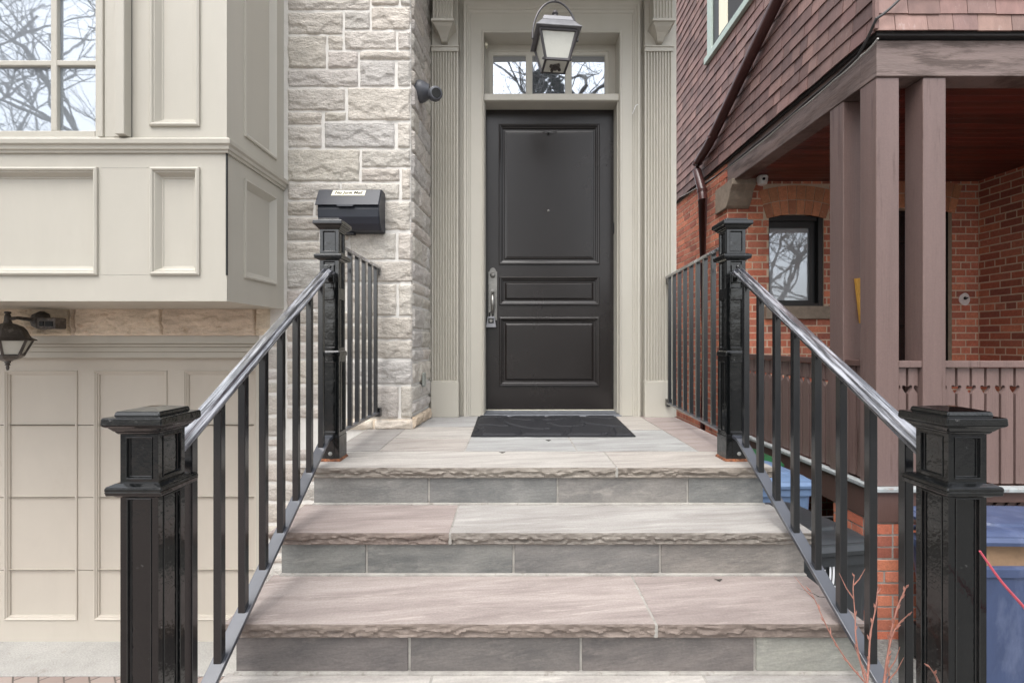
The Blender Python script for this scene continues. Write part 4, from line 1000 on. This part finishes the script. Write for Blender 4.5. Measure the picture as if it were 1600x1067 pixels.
shingles(sh, fxz(NF-.036), NX-.04, 5.4, 1.935, 3.2, base=(1.5,1.6,1.58), wmin=.13, wmax=.22)
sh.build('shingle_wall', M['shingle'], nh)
sb = MB(); sb.box(NX-.022, 5.4, NF-.028, NF+.05, 1.918, 3.2); sb.box(NX-.022, NX+.05, NF+.05, 8.2, 1.918, 5.4)
sb.build('shingle_backing', M['cableblk'], nh)
cbrd = MB(); cbrd.sweep([(NX-.046,NF-.052,1.94),(NX-.046,NF-.052,3.2)], [(-.012,-.012),(.012,-.012),(.012,.012),(-.012,.012)]); cbrd.build('corner_board', M['shingle'], nh)
# upper window on the side wall
uw = MB(); fu = fyz(NX,-1)
uw.box(NX-.06, NX+.02, 5.36, 5.47, 3.22, 5.4); uw.box(NX-.085, NX+.02, 3.4, 5.50, 3.20, 3.275); uwo = uw.build('upper_window', M['greentrim'], nh, bevel=.006)
uw = MB(); uw.box(NX-.035, NX+.02, 5.22, 5.36, 3.275, 5.4); uw.box(NX-.035, NX+.02, 3.4, 5.22, 3.275, 3.36); uw.build('sash', M['frameblk'], uwo, bevel=.003)
uw = MB(); uw.box(NX-.030, NX-.004, 5.02, 5.22, 3.36, 5.4); uw.build('blind', M['label'], uwo)
p = MB(); p.box(NX-.008, NX+.0, 3.4, 5.02, 3.36, 5.4); p.build('pane', M['glass'], uwo)
# downspout
dp = MB(); X_ = NX-.105
def DP(px, py): d = X_*FPX/(px-800); return Vector((X_, d, (533-py)*d/FPX))
pts = [DP(1222,-16), DP(1113,214), DP(1107,226), DP(1090,254), DP(1089,266), DP(1097,297), DP(1098,312)]
e = pts[-1]; pts.append(Vector((e.x, e.y, GZ)))
dp.tube(pts, .050, 14); 
for q in (pts[1], pts[3], pts[5]): dp.lathe((q.x,q.y,q.z-.02), [(.056,0),(.056,.03)], 14)
dp.build('downspout', M['pipe'], nh, smooth=True, angle=40)
# cables
def cable(pts, r, m, label):
    m_ = MB(); out = []
    for i in range(len(pts)-1):
        for k in range(6):
            q = pts[i].lerp(pts[i+1], k/6); q = q+Vector((0,0,-.010*math.sin(math.pi*k/6))); out.append(q)
    out.append(pts[-1]); m_.tube(out, r, 6); return tag(m_.build('cable', m, smooth=True), label, 'cable', 'cables on the neighbouring porch')
def SX(px, py, x=NX-.062): d = x*FPX/(px-800); return Vector((x, d, (533-py)*d/FPX))
cable([SX(1060,309), SX(1110,280), SX(1170,238), SX(1240,178), SX(1305,124), SX(1345,88), SX(1372,60)], .006, M['cable'], 'thin pale cable clipped along the lower edge of the side shingles')
cable([SX(1100,289), SX(1180,226), SX(1270,150), SX(1340,88), Vector((NX-.06,NF-.075,1.99)), Vector((NX+.09,NF-.085,2.12)), Vector((NX+.22,NF-.08,2.25))], .009, M['cableblk'], 'thick dark cable crossing the front corner of the shingled wall')
# white camera, wall hook, shim
wc = thing('security_camera', 'small white security camera under the porch ceiling above the brick window', 'camera', P(1191,275,4.92))
c = P(1191,281,4.90); m_ = MB(); m_.lathe(c, [(.022,-.055),(.045,-.045),(.052,-.01),(.055,.03),(.040,.045),(.03,.055)], 16); m_.build('housing', M['camwhite'], wc, smooth=True)
m_ = MB(); m_.tube([c+Vector((-.01,-.045,-.005)), c+Vector((-.012,-.058,-.006))], .014, 12); m_.build('lens', M['camblk'], wc)
hk = thing('wall_hook', 'small metal hook in a white plaster patch on the brick wall', 'hook', P(1505,466,NB))
m_ = MB(); pp = []
c = P(1506,467,NB)
for k in range(26):
    a = 2*math.pi*k/26; r_ = .058*(1+.18*noise.noise(Vector((math.cos(a),math.sin(a),3)))); pp.append((c.x+r_*math.cos(a), NB-.009, c.z+r_*1.15*math.sin(a)))
m_.prism(pp, (0,.006,0)); m_.build('plaster_patch', M['patch'], hk)
m_ = MB(); m_.tube([c+Vector((.01,-.01,.01)), c+Vector((-.005,-.05,.012)), c+Vector((-.03,-.06,-.004)), c+Vector((-.035,-.05,.012))], .006, 8); m_.lathe(c+Vector((.005,-.010,.01)),[(.018,0),(.014,-.008)],12,'y'); m_.build('hook', M['frameblk'], hk, smooth=True)
m_ = MB(); ys_ = NF+.292
a = [(XX(1336.5,ys_),ZZ(435,ys_)),(XX(1345,ys_),ZZ(434,ys_)),(XX(1346.5,ys_),ZZ(500,ys_)),(XX(1344.5,ys_),ZZ(505,ys_))]
a = [(x_-.004, z_) for x_, z_ in a]
m_.prism([(x_,ys_-.012,z_) for x_,z_ in a], (0,.020,0)); tag(m_.build('wooden_shim', M['shim'], bevel=.001), 'yellow wooden shim wedged between two mauve porch posts', 'shim')

# ================================================================== BINS
def bin_(name, label, cx, cy, w, dpt, ztop, mm, lidm, logo=False, rotz=0, rim=True, open_=False, mark=None):
    r = thing(name, label, 'bin', (cx, cy, GZ), 'wheeled bins between the houses')
    ca, sa = math.cos(rotz), math.sin(rotz)
    def q(x, y, z): return Vector((cx+x*ca-y*sa, cy+x*sa+y*ca, z))
    def rr(hw, hd, z, rad=.05, n=4):
        pts = []
        for (sx, sy, a0) in ((1,1,0),(-1,1,90),(-1,-1,180),(1,-1,270)):
            for k in range(n+1):
                a = R(a0+90*k/n); pts.append(q(sx*(hw-rad)+rad*math.cos(a), sy*(hd-rad)+rad*math.sin(a), z))
        return pts
    def loft(mb, lv):
        rows = [[mb.vert(p_) for p_ in rr(*l)] for l in lv]; n = len(rows[0])
        for i in range(len(rows)-1):
            for k in range(n): j = (k+1) % n; mb.face((rows[i][k], rows[i][j], rows[i+1][j], rows[i+1][k]))
        mb.face(rows[0][::-1]); mb.face(rows[-1])
    hw, hd = w/2, dpt/2
    m_ = MB(); loft(m_, [(hw*.80,hd*.78,GZ+.04),(hw*.94,hd*.94,ztop-.16),(hw*.95,hd*.95,ztop-.10),(hw,hd,ztop-.095),(hw,hd,ztop-.055),(hw*.97,hd*.97,ztop-.05)]); body = m_.build('body', mm, r, smooth=True, angle=40)
    m_ = MB(); loft(m_, [(hw*1.04,hd*1.04,ztop-.048),(hw*1.05,hd*1.05,ztop-.030),(hw*1.02,hd*1.02,ztop-.018),(hw*.86,hd*.88,ztop+.010),(hw*.70,hd*.72,ztop+.014)]); loft(m_, [(hw*.60,hd*.60,ztop+.012),(hw*.58,hd*.58,ztop+.026),(hw*.50,hd*.5,ztop+.028)]); loft(m_, [(hw*1.0,hd*1.0,ztop-.020),(hw*.985,hd*.985,ztop-.006),(hw*.93,hd*.93,ztop-.004)]); ld = m_.build('lid', lidm, r, smooth=True, angle=30)
    m_ = MB(); m_.tube([q(-hw*.9,hd+.05,ztop-.04), q(hw*.9,hd+.05,ztop-.04)], .016, 10); m_.build('handle', mm, r, smooth=True)
    for s_ in (-1,1):
        m_ = MB(); m_.lathe(q(s_*hw*.86,hd*.8,GZ+.10), [(.10,-.025),(.10,.025)], 20, 'x'); m_.build('wheel', M['camblk'], r, smooth=True)
    if mark:   # white city mark: three upright curved strokes and two bars under them
        m_ = MB(); fx = mark
        for i, (dx, hh) in enumerate(((-.036,.050),(-.020,.064),(.002,.088),(.018,.088))):
            p0 = [(dx+.004*math.sin(k/8*2.6)*(1 if i>1 else -1), .012+hh*k/8) for k in range(9)]
            for k in range(8):
                a_, b_ = p0[k], p0[k+1]; m_.prism([q(fx[0]+a_[0],fx[1]-.001,fx[2]+a_[1]), q(fx[0]+a_[0]+.009,fx[1]-.001,fx[2]+a_[1]), q(fx[0]+b_[0]+.009,fx[1]-.001,fx[2]+b_[1]), q(fx[0]+b_[0],fx[1]-.001,fx[2]+b_[1])], (0,-.002,0))
        m_.prism([q(fx[0]-.036,fx[1]-.001,fx[2]-.008), q(fx[0]+.034,fx[1]-.001,fx[2]-.008), q(fx[0]+.034,fx[1]-.001,fx[2]+.004), q(fx[0]-.036,fx[1]-.001,fx[2]+.004)], (0,-.002,0))
        m_.prism([q(fx[0]+.0,fx[1]-.001,fx[2]-.055), q(fx[0]+.034,fx[1]-.001,fx[2]-.055), q(fx[0]+.034,fx[1]-.001,fx[2]-.035), q(fx[0]+.0,fx[1]-.001,fx[2]-.035)], (0,-.002,0))
        m_.build('emblem', M['white'], body)
    return r
gb = bin_('wheeled_bin', 'dark grey wheeled bin with a white emblem beside the steps', 1.335, 2.27, .42, .52, -.86, M['grey'], M['grey'], rotz=R(9), mark=(-.030,-.252,-1.045))
bin_('wheeled_bin', 'light blue bin standing behind the grey wheeled bin', 1.66, 3.17, .42, .50, -.86, M['lblue'], M['lblue'], rotz=R(3))
bin_('wheeled_bin', 'green bin farthest back between the houses', 1.98, 4.05, .42, .50, -.965, M['green'], M['green'])
bb = bin_('wheeled_bin', 'large scuffed blue wheeled bin behind the right front newel post', 2.73, 2.62, .76, .46, -1.10, M['blue'], M['blue'], rotz=R(-2))
for ch in list(bb.children):
    if ch.name.startswith('lid'): ch.location.z += .115
m_ = MB(); m_.box(2.39, 3.07, 2.43, 2.81, -1.16, -1.035); m_.build('cardboard', M['cardboard'], bb, bevel=.01)

# ================================================================== TWIGS
tg = thing('bare_shrub', 'bare reddish twigs of a small shrub growing right of the lower steps', 'shrub', (1.02, 1.10, -1.3))
def curve(pts, n=5):
    out = []; P_ = [pts[0]]+pts+[pts[-1]]
    for i in range(1, len(P_)-2):
        for k in range(n):
            t_ = k/n; a, b, c, d = P_[i-1], P_[i], P_[i+1], P_[i+2]
            out.append(.5*((2*b)+(c-a)*t_+(2*a-5*b+4*c-d)*t_*t_+(3*b-a-3*c+d)*t_**3))
    out.append(pts[-1]); return out
TWR = random.Random(5)
def twig(pix, d0, d1, r0, parent, m, nm='twig'):
    n = len(pix); pts = [P(x, y, d0+(d1-d0)*i/(n-1)) for i, (x, y) in enumerate(pix)]
    c = curve(pts); m_ = MB(); m_.tube(c, [.62*r0*(1-.65*i/(len(c)-1)) * (1.35 if i % 5 == 0 else 1) for i in range(len(c))], 7)
    for i in range(3, len(c)-1, 3):
        dr_ = (c[i+1]-c[i]).normalized(); sd_ = Vector((TWR.choice((-1,1)), TWR.uniform(-.4,.4), .1)).normalized(); q = (dr_+sd_*.7).normalized(); l_ = TWR.choice((.008,.010,.012,.05))
        m_.tube([c[i], c[i]+q*l_*.5, c[i]+q*l_+dr_*l_*.25], [r0*.5, r0*(.55 if l_ < .02 else .33), r0*.12], 6)
    m_.build(nm, m, parent, smooth=True)
twig([(1362,1075),(1350,1055),(1338,1000),(1336,960),(1333,920),(1335,897)], 1.10, 1.22, .0035, tg, M['twig'])
twig([(1354,1075),(1357,1040),(1360,990),(1368,950),(1372,915)], 1.05, 1.12, .004, tg, M['twig'])
twig([(1378,1085),(1385,1040),(1392,990),(1402,950),(1412,925),(1417,915)], 1.06, 1.10, .0042, tg, M['twig'])
twig([(1380,1080),(1386,1030),(1395,990),(1408,970),(1425,955)], 1.05, 1.10, .0038, tg, M['twig'])
twig([(1356,1070),(1330,1040),(1305,1003),(1288,970),(1275,940),(1265,920)], 1.06, 1.14, .003, tg, M['twig'])
twig([(1288,932),(1276,931)], 1.12, 1.12, .0016, tg, M['bark'])
twig([(1470,1075),(1462,1055),(1450,1038)], .93, .90, .0032, tg, M['twig'])
twig([(1389,1075),(1389,1050),(1386,1035)], 1.05, 1.05, .0032, tg, M['twig'])
m_ = MB(); c = curve([P(1640,1010,.92),P(1610,960,.91),P(1565,908,.90),P(1531,860,.90)]); m_.tube(c, [.0034-.0016*i/(len(c)-1) for i in range(len(c))], 8); tag(m_.build('cane', M['pinktwig'], smooth=True), 'single bright pink plant cane crossing in front of the right front newel post', 'plant stem')

# ================================================================== TREES BEHIND THE VIEWER (seen in the glass)
def tree(x, y, h, seed, label):
    random.seed(seed); r = thing('bare_tree', label, 'tree', (x, y, GZ), 'bare street trees mirrored in the windows')
    tr_ = MB(); cr = MB()
    def grow(mb, p, d, L_, rad, lev):
        n = 4; pts = [p.copy()]; q = p.copy(); dd = d.copy()
        for i in range(n):
            dd = (dd + Vector((random.gauss(0,.16), random.gauss(0,.16), random.gauss(.03,.10)))).normalized(); q = q+dd*L_/n; pts.append(q.copy())
        mb.tube(pts, [rad*(1-.5*i/n) for i in range(n+1)], 4 if lev > 2 else 8)
        if lev >= 6: return
        for k in range(3 if lev > 0 else 5):
            i = random.randint(2, n); a = random.uniform(0, 6.28); sp = random.uniform(.45, .95)
            side = Vector((math.cos(a), math.sin(a), random.uniform(-.1,.4)))
            nd = (dd*(1-sp*.5)+side*sp).normalized(); grow(cr, pts[i], nd, L_*random.uniform(.6,.82), rad*random.uniform(.46,.62), lev+1)
    grow(tr_, Vector((x,y,GZ)), Vector((0,0,1)), h*.36, h*(.012 if h > 14 else .019), 0)
    tr_.build('trunk', M['bark'], r, recalc=False); cr.build('crown', M['bark'], r, recalc=False)
tree(-9.0, -4.5, 12, 3, 'bare street tree mirrored in the bay window glass')
tree(-12.5, -7.5, 13, 8, 'tall bare street tree farthest to the left behind the viewer')
tree(-1.2, -7.0, 15, 21, 'bare street tree mirrored in the left transom pane')
tree(3.2, -7.5, 15, 11, 'bare street tree mirrored in the right transom pane')
tree(10.0, -5, 9, 5, 'bare street tree mirrored in the brick house window')
random.seed(4)
cf = thing('conifer', 'dark rounded conifer mirrored in the middle transom pane', 'tree', (1.2, -9.5, GZ))
m_ = MB(); m_.tube([(1.2,-9.5,GZ),(1.2,-9.5,8)], [.2,.1], 10); m_.build('trunk', M['bark'], cf)
m_ = MB()
for k in range(9000):
    t_ = random.random(); z = GZ+.8+10.3*t_; rad = 1.35*math.sqrt(max(0.0, 1-max(0,(t_-.84)/.16)**2)); a = random.uniform(0,6.28); rr_ = rad*random.uniform(.45,.62)
    c = Vector((1.2+rr_*math.cos(a), -9.5+rr_*math.sin(a), z)); u = Vector((random.gauss(0,1),random.gauss(0,1),random.gauss(0,1))).normalized()*.12; w = u.cross(Vector((random.random(),random.random(),1))).normalized()*.06
    m_.poly([c-u,c+w,c+u,c-w])
m_.build('crown', M['needles'], cf, recalc=False)
